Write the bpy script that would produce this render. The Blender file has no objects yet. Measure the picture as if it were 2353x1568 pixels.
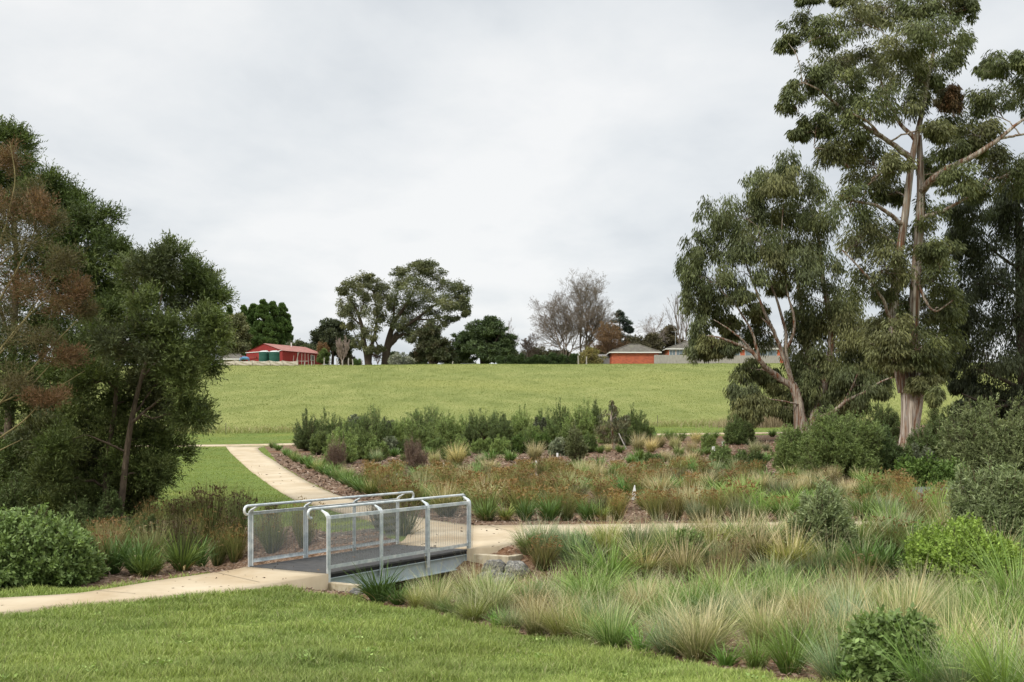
import bpy, math, numpy as np
from mathutils import Vector
S = bpy.context.scene
C = S.collection
rad = math.radians

# ------------------------------------------------------------------ camera
CZ = 2.45                                   # eye height above the bridge deck
F, CX, HY = 2614.4, 1176.5, 976.6           # focal length, centre column and horizon row, in units of a 2353 wide frame
cam = bpy.data.cameras.new("camera")
co = bpy.data.objects.new("camera", cam); C.objects.link(co); S.camera = co
co.location = (0, 0, CZ); co.rotation_euler = (rad(90), 0, 0)
cam.sensor_width = 36.0; cam.lens = 40.0; cam.shift_y = 0.0818
cam.clip_start = 0.1; cam.clip_end = 4000

# ------------------------------------------------------------------ light
SUN_EL, SUN_AZ = rad(40), rad(222)          # azimuth clockwise from +Y: behind and to the left of the camera
S.view_settings.view_transform = 'Standard'; S.view_settings.look = 'None'
S.view_settings.exposure = 0.5; S.view_settings.gamma = 1.0
try: S.view_settings.use_curve_mapping = False
except Exception: pass

W = bpy.data.worlds.new("World"); S.world = W; W.use_nodes = True
def build_world():
    nt = W.node_tree; N = nt.nodes; L = nt.links; N.clear()
    out = N.new('ShaderNodeOutputWorld'); bg = N.new('ShaderNodeBackground')
    sky = N.new('ShaderNodeTexSky'); sky.sky_type = 'NISHITA'; sky.sun_disc = False
    sky.sun_elevation = SUN_EL; sky.sun_rotation = SUN_AZ; sky.air_density = 1.0; sky.dust_density = 1.5
    tc = N.new('ShaderNodeTexCoord'); sep = N.new('ShaderNodeSeparateXYZ')
    L.new(tc.outputs['Generated'], sep.inputs[0])
    # clouds lie on a layer overhead: direction / (height + c)
    zc = N.new('ShaderNodeMath'); zc.operation = 'MAXIMUM'; zc.inputs[1].default_value = 0.0
    L.new(sep.outputs['Z'], zc.inputs[0])
    za = N.new('ShaderNodeMath'); za.operation = 'ADD'; za.inputs[1].default_value = 0.16
    L.new(zc.outputs[0], za.inputs[0])
    vd = N.new('ShaderNodeVectorMath'); vd.operation = 'DIVIDE'
    cmb = N.new('ShaderNodeCombineXYZ')
    for i in range(3): L.new(za.outputs[0], cmb.inputs[i])
    L.new(tc.outputs['Generated'], vd.inputs[0]); L.new(cmb.outputs[0], vd.inputs[1])
    def noise(scale, det, rough, dist=0.0, off=0.0):
        mp = N.new('ShaderNodeMapping'); mp.inputs['Location'].default_value = (off, off*.7, 0)
        mp.inputs['Rotation'].default_value = (0, 0, 0.5); mp.inputs['Scale'].default_value = (1.0, 0.75, 0.0)
        L.new(vd.outputs[0], mp.inputs[0])
        n = N.new('ShaderNodeTexNoise'); n.inputs['Scale'].default_value = scale; n.inputs['Detail'].default_value = det
        n.inputs['Roughness'].default_value = rough; n.inputs['Distortion'].default_value = dist
        L.new(mp.outputs[0], n.inputs['Vector']); return n
    n1 = noise(0.75, 8, 0.5, 0.3, 3.3); n2 = noise(2.1, 6, 0.55, 0.2, 8.1)
    add = N.new('ShaderNodeMath'); add.operation = 'MULTIPLY_ADD'; add.inputs[1].default_value = 0.38
    L.new(n2.outputs['Fac'], add.inputs[0])
    m1 = N.new('ShaderNodeMath'); m1.operation = 'MULTIPLY'; m1.inputs[1].default_value = 0.62
    L.new(n1.outputs['Fac'], m1.inputs[0]); L.new(m1.outputs[0], add.inputs[2])
    rp = N.new('ShaderNodeValToRGB'); e = rp.color_ramp.elements
    e[0].position = 0.40; e[0].color = (0.615, 0.65, 0.683, 1)
    e[1].position = 0.60; e[1].color = (0.865, 0.868, 0.865, 1)
    mid = rp.color_ramp.elements.new(0.5); mid.color = (0.75, 0.773, 0.788, 1)
    L.new(add.outputs[0], rp.inputs[0])
    # an overcast sky is brightest overhead
    mr = N.new('ShaderNodeMapRange'); mr.interpolation_type = 'SMOOTHSTEP'
    mr.inputs['From Min'].default_value = 0.36; mr.inputs['From Max'].default_value = 0.95
    mr.inputs['To Min'].default_value = 7.8; mr.inputs['To Max'].default_value = 22.0
    L.new(sep.outputs['Z'], mr.inputs['Value'])
    sc = N.new('ShaderNodeVectorMath'); sc.operation = 'SCALE'
    L.new(rp.outputs[0], sc.inputs[0]); L.new(mr.outputs[0], sc.inputs['Scale'])
    mx = N.new('ShaderNodeMix'); mx.data_type = 'RGBA'; mx.clamp_factor = True; mx.inputs['Factor'].default_value = 0.93
    L.new(sky.outputs[0], mx.inputs[6]); L.new(sc.outputs[0], mx.inputs[7])
    L.new(mx.outputs[2], bg.inputs['Color']); bg.inputs['Strength'].default_value = 0.1
    L.new(bg.outputs[0], out.inputs[0])
build_world()
sun = bpy.data.lights.new("sun", 'SUN'); so = bpy.data.objects.new("sun", sun); C.objects.link(so)
sun.energy = 1.5; sun.angle = rad(10); sun.color = (1.0, 0.955, 0.88)
sd = Vector((math.sin(SUN_AZ)*math.cos(SUN_EL), math.cos(SUN_AZ)*math.cos(SUN_EL), math.sin(SUN_EL)))
so.rotation_euler = (-sd).to_track_quat('-Z', 'Y').to_euler(); so.location = sd*50

# ------------------------------------------------------------------ helpers
rng = np.random.default_rng(11)

def tag(o, label=None, cat=None, group=None, kind=None):
    if label: o['label'] = label
    if cat: o['category'] = cat
    if group: o['group'] = group
    if kind: o['kind'] = kind
    return o
def link(name, me, mat=None, parent=None, loc=None):
    o = bpy.data.objects.new(name, me); C.objects.link(o)
    if mat and not me.materials: me.materials.append(mat)
    if parent: o.parent = parent
    if loc is not None: o.location = loc
    return o
def thing(name, label, cat, loc, group=None):
    o = bpy.data.objects.new(name, None); C.objects.link(o); o.location = loc
    o.empty_display_size = 0.2
    return tag(o, label, cat, group)

def mesh_np(name, V, Q, col=None, smooth=False):
    """mesh from an (n,3) vertex array and (m,4) or (m,3) faces; col is an (n,3) tint per vertex"""
    V = np.asarray(V, dtype=np.float32); Q = np.asarray(Q, dtype=np.int32)
    me = bpy.data.meshes.new(name); k = Q.shape[1]
    me.vertices.add(len(V)); me.vertices.foreach_set('co', V.ravel())
    me.loops.add(Q.size); me.loops.foreach_set('vertex_index', Q.ravel())
    me.polygons.add(len(Q)); me.polygons.foreach_set('loop_start', np.arange(0, Q.size, k, dtype=np.int32))
    me.update(calc_edges=True)
    if smooth: me.polygons.foreach_set('use_smooth', np.ones(len(Q), dtype=bool))
    if col is not None:
        a = me.attributes.new('tint', 'FLOAT_COLOR', 'POINT')
        c = np.ones((len(V), 4), dtype=np.float32); c[:, :3] = col; a.data.foreach_set('color', c.ravel())
    return me

class MB:
    """collects boxes, bars, prisms, tubes into one mesh"""
    def __init__(s): s.v = []; s.f = []
    def add(s, vs, fs):
        b = len(s.v); s.v += [tuple(v) for v in vs]; s.f += [tuple(b+i for i in f) for f in fs]; return s
    def box(s, c, size, rz=0.0, ax=None):
        hx, hy, hz = [d/2 for d in size]
        X, Y, Z = ax or (Vector((math.cos(rz), math.sin(rz), 0)), Vector((-math.sin(rz), math.cos(rz), 0)), Vector((0, 0, 1)))
        c = Vector(c); vs = [c + X*(hx*i) + Y*(hy*j) + Z*(hz*k) for i in (-1, 1) for j in (-1, 1) for k in (-1, 1)]
        return s.add(vs, [(0, 1, 3, 2), (4, 6, 7, 5), (0, 4, 5, 1), (2, 3, 7, 6), (0, 2, 6, 4), (1, 5, 7, 3)])
    def bar(s, a, b, w, h, up=(0, 0, 1)):
        a, b = Vector(a), Vector(b); X = (b-a).normalized(); Y = Vector(up).cross(X).normalized(); Z = X.cross(Y)
        return s.box((a+b)/2, ((b-a).length, w, h), ax=(X, Y, Z))
    def tube(s, pts, r, n=10, cap=True):
        pts = [Vector(p) for p in pts]; m = len(pts); rr = r if hasattr(r, '__len__') else [r]*m
        b = len(s.v); N = None
        for i, p in enumerate(pts):
            t = (pts[min(i+1, m-1)] - pts[max(i-1, 0)]).normalized()
            if N is None: N = t.orthogonal().normalized()
            N = (N - t*N.dot(t)).normalized(); Bn = t.cross(N)
            for k in range(n):
                a = 2*math.pi*k/n; s.v.append(tuple(p + (N*math.cos(a) + Bn*math.sin(a))*rr[i]))
        for i in range(m-1):
            for k in range(n):
                k2 = (k+1) % n; s.f.append((b+i*n+k, b+i*n+k2, b+(i+1)*n+k2, b+(i+1)*n+k))
        if cap:
            s.f.append(tuple(b+k for k in reversed(range(n)))); s.f.append(tuple(b+(m-1)*n+k for k in range(n)))
        return s
    def build(s, name, mat, parent=None, smooth=False, bevel=0.0, loc=None):
        o0 = Vector(parent.location) if parent else Vector(loc or (0, 0, 0))
        p = parent
        while p and p.parent: p = p.parent; o0 = o0 + Vector(p.location)
        me = bpy.data.meshes.new(name); me.from_pydata([tuple(Vector(v)-o0) for v in s.v], [], s.f); me.update()
        if smooth:
            for q in me.polygons: q.use_smooth = len(q.vertices) < 6
        o = link(name, me, mat, parent, loc)
        if bevel:
            bm = o.modifiers.new('bevel', 'BEVEL'); bm.width = bevel; bm.segments = 2; bm.limit_method = 'ANGLE'
        return o

# vectorised noise (sum of a few rotated sines, cheap and smooth)
def wob(x, y, s, seed=0):
    r = np.random.default_rng(seed); o = 0.0
    for i in range(6):
        a = r.uniform(0, 6.28); f = s*r.uniform(.6, 1.7); o = o + np.sin((x*math.cos(a)+y*math.sin(a))*f + r.uniform(0, 6.28))
    return o/3.2

# ------------------------------------------------------------------ terrain height
_Y = np.array([2, 8, 12, 15, 20, 27, 40, 60, 75, 85, 92, 104, 112, 150, 205, 240, 300, 900.])
_ZL = np.array([.70, .42, .12, -.04, -.04, -.04, -.02, .22, .50, .70, .95, 1.75, 2.2, 6.6, 13.05, 15.1, 15.3, 14])
_ZC = np.array([.70, .42, .12, -.04, -.04, 0, .15, .5, 1.0, 1.35, 1.6, 2.1, 2.5, 6.8, 13.3, 15.2, 15.4, 14])
_ZR = np.array([.70, .42, .14, 0, -.02, .05, .3, .8, 1.5, 1.85, 2.05, 2.5, 2.95, 7.0, 13.5, 15.5, 15.7, 14])
_LY = np.linspace(math.log(2), math.log(900), 1600)
def _smooth(z):
    d = np.interp(np.exp(_LY), _Y, z); k = np.hanning(41); k /= k.sum()
    return np.convolve(np.pad(d, 20, 'edge'), k, 'valid')
_T = [_smooth(z) for z in (_ZL, _ZC, _ZR)]
SW = np.array([(-16, 30, 2.6, .55), (-9, 25.6, 2.2, .75), (-3.3, 21.1, 2.4, .95), (-1.6, 20.0, 3.35, 1.05), (0.8, 19.3, 3.8, 1.0), (4, 18.7, 3.7, .9), (9, 18.0, 4, .7), (22, 16.5, 4, .6)])
def H(X, Y, swale=True):
    X = np.asarray(X, float); Y = np.asarray(Y, float); Yc = np.clip(Y, 2, 900)
    l = np.log(Yc); t = np.clip((l-_LY[0])/(_LY[1]-_LY[0]), 0, 1598.99); i = t.astype(int); fr = t-i
    g = [a[i]*(1-fr)+a[i+1]*fr for a in _T]
    r = X/Yc; w = np.clip((r+.26)/.26, 0, 1); w2 = np.clip(r/.3, 0, 1)
    w = w*w*(3-2*w); w2 = w2*w2*(3-2*w2)
    z = np.where(r < 0, g[0]*(1-w)+g[1]*w, g[1]*(1-w2)+g[2]*w2)
    z = z + np.clip((Yc-95)/30, 0, 1)*.12*wob(X, Y*1.5, .12, 3) + np.clip((Yc-24)/10, 0, 1)*np.clip((100-Yc)/30, 0, 1)*.02*wob(X, Y, .5, 9)
    z = z + np.clip((17-Yc)/5, 0, 1)*.015*wob(X, Y, 1.6, 5)
    if not swale: return z
    dep = np.zeros_like(z)
    for a, b in zip(SW[:-1], SW[1:]):
        d = b[:2]-a[:2]; tt = np.clip(((X-a[0])*d[0]+(Y-a[1])*d[1])/d.dot(d), 0, 1)
        q = np.hypot(X-a[0]-tt*d[0], Y-a[1]-tt*d[1]); hw = a[2]+(b[2]-a[2])*tt; dp = a[3]+(b[3]-a[3])*tt
        s = np.clip(1-q/hw, 0, 1); dep = np.maximum(dep, dp*s*s*(3-2*s)*1.0)
    return z - dep
_RY = np.concatenate([np.linspace(3.5, 60, 3000), np.linspace(60, 420, 3000)])
def at(x, y, off=0.0, swale=True):
    """the ground point seen at frame position (x, y)"""
    X = (x-CX)/F*_RY; z = CZ+(HY-y)/F*_RY; h = H(X, _RY, swale)+off
    k = np.argmax(z <= h)
    if k == 0: k = len(_RY)-1
    a, b = z[k-1]-h[k-1], z[k]-h[k]; t = a/(a-b+1e-9)
    Y = _RY[k-1]+(_RY[k]-_RY[k-1])*t
    return Vector(((x-CX)/F*Y, Y, CZ+(HY-y)/F*Y))
def pt(x, y, Y): return Vector(((x-CX)/F*Y, Y, CZ+(HY-y)/F*Y))
def gr(x, Y, off=0.0):
    X = (x-CX)/F*Y; return Vector((X, Y, float(H(X, Y))+off))
def proj(P):
    P = np.asarray(P); return CX+P[..., 0]/P[..., 1]*F, HY+(CZ-P[..., 2])/P[..., 1]*F
def inpoly(px, py, poly):
    px = np.asarray(px); py = np.asarray(py); c = np.zeros(px.shape, bool); n = len(poly)
    for i in range(n):
        x1, y1 = poly[i]; x2, y2 = poly[(i+1) % n]
        if y1 == y2: continue
        m = ((y1 > py) != (y2 > py)) & (px < (x2-x1)*(py-y1)/(y2-y1)+x1); c ^= m
    return c

# ------------------------------------------------------------------ materials
def mat(name, base=(.5, .5, .5), rough=.7, metal=0.0, spec=.3):
    m = bpy.data.materials.new(name); m.use_nodes = True; b = m.node_tree.nodes['Principled BSDF']
    b.inputs['Base Color'].default_value = (*base, 1); b.inputs['Roughness'].default_value = rough
    b.inputs['Metallic'].default_value = metal; b.inputs['Specular IOR Level'].default_value = spec
    return m
def nodes(m): return m.node_tree.nodes, m.node_tree.links, m.node_tree.nodes['Principled BSDF']
def ramp_mat(name, stops, scale=5.0, detail=6, rough=.8, stretch=(1, 1, 1), bump=0.0, bscale=None, second=None, spec=.25, metal=0.0, distort=0.0, coord='Object'):
    """noise driven colour ramp; second = (scale, colour, amount, stretch) adds blotches"""
    m = mat(name, rough=rough, spec=spec, metal=metal); N, L, b = nodes(m)
    tc = N.new('ShaderNodeTexCoord'); mp = N.new('ShaderNodeMapping'); mp.inputs['Scale'].default_value = stretch
    L.new(tc.outputs[coord], mp.inputs[0])
    n = N.new('ShaderNodeTexNoise'); n.inputs['Scale'].default_value = scale; n.inputs['Detail'].default_value = detail; n.inputs['Roughness'].default_value = .62
    n.inputs['Distortion'].default_value = distort
    L.new(mp.outputs[0], n.inputs['Vector'])
    r = N.new('ShaderNodeValToRGB'); e = r.color_ramp.elements
    e[0].position, e[0].color = stops[0][0], (*stops[0][1], 1); e[1].position, e[1].color = stops[-1][0], (*stops[-1][1], 1)
    for p, c in stops[1:-1]:
        q = e.new(p); q.color = (*c, 1)
    L.new(n.outputs['Fac'], r.inputs[0]); out = r.outputs[0]
    if second:
        mp2 = N.new('ShaderNodeMapping'); mp2.inputs['Scale'].default_value = second[3] if len(second) > 3 else (1, 1, 1); mp2.inputs['Location'].default_value = (3.7, 1.3, 7.1)
        L.new(tc.outputs[coord], mp2.inputs[0])
        n2 = N.new('ShaderNodeTexNoise'); n2.inputs['Scale'].default_value = second[0]; n2.inputs['Detail'].default_value = 5
        L.new(mp2.outputs[0], n2.inputs['Vector'])
        mr = N.new('ShaderNodeMapRange'); mr.inputs['From Min'].default_value = .48; mr.inputs['From Max'].default_value = .68; mr.inputs['To Max'].default_value = second[2]
        L.new(n2.outputs['Fac'], mr.inputs['Value'])
        mx = N.new('ShaderNodeMix'); mx.data_type = 'RGBA'; mx.inputs[7].default_value = (*second[1], 1)
        L.new(mr.outputs[0], mx.inputs['Factor']); L.new(out, mx.inputs[6]); out = mx.outputs[2]
    L.new(out, b.inputs['Base Color'])
    if bump:
        bp = N.new('ShaderNodeBump'); bp.inputs['Strength'].default_value = bump; bp.inputs['Distance'].default_value = .02
        if bscale:
            n3 = N.new('ShaderNodeTexNoise'); n3.inputs['Scale'].default_value = bscale; n3.inputs['Detail'].default_value = 6
            L.new(mp.outputs[0], n3.inputs['Vector']); L.new(n3.outputs['Fac'], bp.inputs['Height'])
        else: L.new(n.outputs['Fac'], bp.inputs['Height'])
        L.new(bp.outputs[0], b.inputs['Normal'])
    return m
def leaf_mat(name, rough=.55, trans=.25, spec=.35):
    m = mat(name, rough=rough, spec=spec); N, L, b = nodes(m)
    a = N.new('ShaderNodeAttribute'); a.attribute_name = 'tint'; L.new(a.outputs['Color'], b.inputs['Base Color'])
    if trans:
        t = N.new('ShaderNodeBsdfTranslucent'); g = N.new('ShaderNodeMix'); g.data_type = 'RGBA'; g.blend_type = 'MULTIPLY'; g.inputs['Factor'].default_value = 1
        g.inputs[7].default_value = (1.3, 1.35, .7, 1); L.new(a.outputs['Color'], g.inputs[6]); L.new(g.outputs[2], t.inputs['Color'])
        mx = N.new('ShaderNodeMixShader'); mx.inputs[0].default_value = trans
        L.new(b.outputs[0], mx.inputs[1]); L.new(t.outputs[0], mx.inputs[2]); L.new(mx.outputs[0], N['Material Output'].inputs[0])
    return m

M_leaf = leaf_mat('leaf', .58, .16, .22)
M_grass = leaf_mat('grass_blade', .6, .18, .2)
M_twig = leaf_mat('twig', .8, 0, .2)
M_lawn = ramp_mat('lawn_soil', [(.3, (.075, .11, .022)), (.5, (.12, .165, .035)), (.7, (.17, .205, .05))], 3.0, 10, .9, bump=.6, bscale=40, second=(.25, (.19, .2, .045), .6), spec=.1)
M_hill = ramp_mat('paddock', [(.28, (.13, .155, .042)), (.5, (.19, .21, .066)), (.72, (.25, .255, .09))], .22, 12, .95, stretch=(1, .55, 1), bump=.5, bscale=3, second=(.03, (.25, .25, .075), .55), spec=.08)
M_mulch = ramp_mat('mulch', [(.3, (.055, .032, .02)), (.5, (.15, .095, .06)), (.62, (.26, .185, .13)), (.75, (.40, .32, .25))], 14, 8, .95, bump=1.0, second=(.35, (.16, .07, .03), .6), spec=.1)
M_path = ramp_mat('concrete', [(.3, (.40, .315, .205)), (.5, (.485, .395, .27)), (.72, (.55, .465, .335))], .8, 12, .85, bump=.12, bscale=60, second=(.9, (.36, .255, .14), .62, (1, .5, 1)), spec=.2)
M_gravel = ramp_mat('gravel', [(.3, (.05, .05, .052)), (.55, (.12, .12, .125)), (.75, (.22, .215, .21))], 30, 8, .9, bump=.8)
# ------------------------------------------------------------------ ground classes (frame outlines projected on the ground)
EDGE = [(560, 1352), (640, 1343), (689, 1359), (763, 1371), (836, 1380), (909, 1397), (982, 1407), (1056, 1429), (1129, 1446), (1209, 1460), (1326, 1477), (1443, 1500), (1560, 1519), (1677, 1541), (1780, 1559), (1900, 1582), (2050, 1610), (2353, 1670), (2700, 1740)]
BED_SWALE = EDGE + [(3200, 1740), (3200, 1190), (2353, 1190), (1640, 1208), (1190, 1228), (1085, 1240), (906, 1245), (860, 1215), (760, 1225), (690, 1208), (600, 1215), (540, 1205), (420, 1200), (340, 1192), (200, 1180), (-300, 1180), (-900, 1180), (-900, 1330), (-300, 1338), (60, 1337), (222, 1353), (300, 1345), (480, 1318)]
BED_MID = [(607, 1027), (640, 1066), (700, 1103), (770, 1137), (833, 1156), (930, 1183), (1000, 1198), (1088, 1209), (1190, 1212), (1640, 1210), (2353, 1200), (3200, 1200), (3200, 950), (2353, 962), (2000, 985), (1860, 996), (1830, 999), (1640, 1002), (1420, 1003), (1200, 1009), (1000, 1014), (800, 1021), (690, 1016), (640, 1023)]
def bed_mask(X, Y, Z):
    x = CX+X/Y*F; y = HY+(CZ-Z)/Y*F
    return inpoly(x, y, BED_SWALE) | inpoly(x, y, BED_MID)

nr, nc = 820, 900
gy = np.concatenate([np.exp(np.linspace(math.log(2.2), math.log(245), nr-40)), np.linspace(250, 900, 40)])
gx = np.linspace(-.62, .62, nc)
YY, RR = np.meshgrid(gy, gx, indexing='ij'); XX = YY*RR; ZZ = H(XX, YY)
idx = np.arange(nr*nc).reshape(nr, nc)
Q = np.stack([idx[:-1, :-1], idx[:-1, 1:], idx[1:, 1:], idx[1:, :-1]], -1).reshape(-1, 4)
GV = np.stack([XX, YY, ZZ], -1).reshape(-1, 3)
fc = GV[Q].mean(1)
bm_ = bed_mask(fc[:, 0]+.05*wob(fc[:, 0], fc[:, 1], 9, 1), fc[:, 1]+.05*wob(fc[:, 0], fc[:, 1], 9, 2), fc[:, 2])
hill = fc[:, 1] > 103+1.0*wob(fc[:, 0], fc[:, 1], .3, 4)
def sub(name, m, mt):
    q = Q[m]; u, inv = np.unique(q, return_inverse=True)
    return tag(link(name, mesh_np(name, GV[u], inv.reshape(-1, 4), smooth=True), mt), kind='structure')
sub('lawn', ~bm_ & ~hill, M_lawn); sub('garden_bed', bm_ & ~hill, M_mulch); sub('hill', hill, M_hill)
# the country beyond the modelled slope, to the horizon
o = MB()
o.add([(-4000, -400, -1.5), (4000, -400, -1.5), (4000, 4000, -1.5), (-4000, 4000, -1.5)], [(0, 1, 2, 3)])
tag(o.build('ground', M_lawn), kind='structure')

# ------------------------------------------------------------------ concrete paths
def resample(p, n):
    p = np.array(p, float); d = np.r_[0, np.cumsum(np.hypot(*np.diff(p, axis=0).T))]
    t = np.linspace(0, d[-1], n); return np.stack([np.interp(t, d, p[:, i]) for i in range(2)], -1)
PATHS = []
def strip(name, left, right, n=60, m=6, off=.05, th=.12, mt=None, smooth_k=5):
    """slab between two frame edges, draped on the ground"""
    A = np.array([at(*q, off, False) for q in resample(left, n)]); B = np.array([at(*q, off, False) for q in resample(right, n)])
    PATHS.append(np.r_[A[:, :2], B[::-1, :2]])
    t = np.linspace(0, 1, m)[None, :, None]; G = A[:, None]*(1-t)+B[:, None]*t
    G[..., 2] = H(G[..., 0], G[..., 1], False)+off
    top = G.reshape(-1, 3); bot = top.copy(); bot[:, 2] -= th
    i = np.arange(n*m).reshape(n, m); q = np.stack([i[:-1, :-1], i[:-1, 1:], i[1:, 1:], i[1:, :-1]], -1).reshape(-1, 4)
    k = n*m; side = []
    for a in (i[:, 0], i[::-1, -1], i[0, ::-1], i[-1, :]):
        side.append(np.stack([a[:-1], a[1:], a[1:]+k, a[:-1]+k], -1))
    me = mesh_np(name, np.r_[top, bot], np.r_[q, np.concatenate(side)])
    return tag(link(name, me, mt or M_path), kind='structure')
# bridge frame first: the paths meet it
AX = Vector((math.sin(rad(31.2)), math.cos(rad(31.2)), 0)); PX = Vector((-AX.y, AX.x, 0))
N1 = Vector((-3.05, 18.75, 0)); LB, WB = 4.3, 1.75
def bp(s, w, z=0.0): return N1 + AX*s + PX*w + Vector((0, 0, z))
def dxy(v): return tuple(float(c) for c in proj(np.array(v)))
a0, a1 = dxy(bp(-.02, -.05)), dxy(bp(-.02, WB+.05)); b0, b1 = dxy(bp(LB+.02, -.05)), dxy(bp(LB+.02, WB+.05))
strip('path', [(-420, 1422), (-80, 1383), (0, 1374), (144, 1366), (191, 1362), (290, 1346), (376, 1332), (478, 1318), (545, 1308), a1],
      [(-480, 1470), (-80, 1418), (0, 1408), (137, 1391), (342, 1373), (547, 1353), (640, 1340), (720, 1326), a0], 60, 5, .045, .5)
strip('path', [(519, 1026), (530, 1040), (552, 1060), (574, 1080), (599, 1098), (623, 1115), (648, 1131), (677, 1147), (721, 1160), (760, 1170), (810, 1184), (870, 1200), (920, 1215), (938, 1226), (930, 1240), b1],
      [(607, 1026), (590, 1030), (606, 1044), (635, 1062), (660, 1080), (697, 1102), (733, 1121), (770, 1136), (804, 1147), (833, 1155), (880, 1170), (930, 1182), (993, 1196), (1056, 1204), (1088, 1208), b0], 90, 6, .045, .5)
strip('path', [(1088, 1208), (1190, 1206.5), (1400, 1204.5), (1640, 1202), (1850, 1199), (2353, 1196), (2700, 1194)],
      [b0, (1140, 1257), (1190, 1245), (1240, 1233), (1300, 1227), (1400, 1223), (1640, 1218), (1850, 1214), (2353, 1212), (2700, 1211)], 60, 5, .045, .5)
def ribbon(name, pts, w, off, th, mt):
    P = np.array([at(*q, 0) for q in pts]); d = np.r_[0, np.cumsum(np.linalg.norm(np.diff(P[:, :2], axis=0), axis=1))]
    t = np.linspace(0, d[-1], 70); c = np.stack([np.interp(t, d, P[:, i]) for i in range(2)], -1)
    k = np.ones(5)/5
    for i in range(2): c[2:-2, i] = np.convolve(c[:, i], k, 'valid')
    tg = np.gradient(c, axis=0); tg /= np.linalg.norm(tg, axis=1, keepdims=True); nn = np.stack([-tg[:, 1], tg[:, 0]], -1)*w/2
    V = []
    for s, e in ((1, 0), (1, 1), (-1, 1), (-1, 0)):
        p = c+nn*s; z = H(p[:, 0], p[:, 1])+off-(0 if e else th); V.append(np.c_[p, z])
    PATHS.append(np.r_[c+nn, (c-nn)[::-1]])
    n = len(t); V = np.concatenate(V); q = []
    for a, b in ((0, 1), (1, 2), (2, 3)):
        i = np.arange(n-1); q.append(np.stack([a*n+i, b*n+i, b*n+i+1, a*n+i+1], -1))
    return tag(link(name, mesh_np(name, V, np.concatenate(q)), mt), kind='structure')
ribbon('path', [(200, 1027), (420, 1026), (560, 1024), (800, 1018), (1200, 1006), (1500, 1000), (1640, 998), (1830, 996), (1990, 993)], 1.9, .06, .12, M_path)
strip('gravel_path', [(2040, 1136), (2090, 1122), (2140, 1115), (2200, 1111), (2300, 1112), (2500, 1114)], [(2070, 1160), (2120, 1164), (2180, 1163), (2240, 1158), (2330, 1158), (2500, 1160)], 30, 6, .03, .05, M_gravel)

# ------------------------------------------------------------------ footbridge
M_galv = ramp_mat('galvanised_steel', [(.3, (.36, .41, .425)), (.5, (.52, .56, .57)), (.7, (.68, .71, .70))], 9, 6, .5, second=(4, (.78, .78, .74), .7), spec=.5, metal=.35)
M_beam = ramp_mat('blue_grey_steel', [(.3, (.36, .43, .46)), (.7, (.45, .51, .54))], 3, 6, .55, second=(6, (.38, .33, .27), .25, (1, 1, .4)), spec=.4, metal=.15)
M_deck = ramp_mat('deck_coating', [(.3, (.045, .044, .044)), (.6, (.075, .073, .071)), (.8, (.11, .105, .1))], 6, 10, .8, bump=.2, bscale=80, second=(2, (.10, .09, .075), .35))
M_black = mat('black_rubber', (.012, .012, .012), .7)
M_wire = mat('mesh_wire', (.26, .27, .27), .45, .5, .5)
M_block = ramp_mat('weathered_concrete', [(.3, (.33, .26, .16)), (.5, (.46, .40, .29)), (.7, (.54, .49, .38))], 5, 8, .9, bump=.2, second=(9, (.2, .12, .06), .5, (1, 1, .2)))
br = thing('footbridge', 'short steel footbridge with galvanised railings and wire mesh sides over the planted swale', 'footbridge', bp(LB/2, WB/2))
MB().box(bp(LB/2, WB/2, -.012), (LB-.02, WB, .034), ax=(AX, PX, Vector((0, 0, 1)))).build('deck', M_deck, br, bevel=.004)
MB().box(bp(LB/2, WB/2, -.058), (LB-.03, WB-.02, .052), ax=(AX, PX, Vector((0, 0, 1)))).build('deck_edge', M_black, br)
for w in (.06, WB-.06):
    m = MB(); zc = -.225
    m.box(bp(LB/2, w, zc), (LB-.1, .014, .25), ax=(AX, PX, Vector((0, 0, 1))))
    m.box(bp(LB/2, w, zc+.130), (LB-.1, .12, .014), ax=(AX, PX, Vector((0, 0, 1)))); m.box(bp(LB/2, w, zc-.131), (LB-.1, .12, .014), ax=(AX, PX, Vector((0, 0, 1))))
    for s in (.08, LB-.12): m.box(bp(s, w, zc), (.012, .11, .238), ax=(AX, PX, Vector((0, 0, 1))))
    m.build('beam', M_beam, br)
post_s = [.035, 1.45, 2.87, LB-.035]
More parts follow.
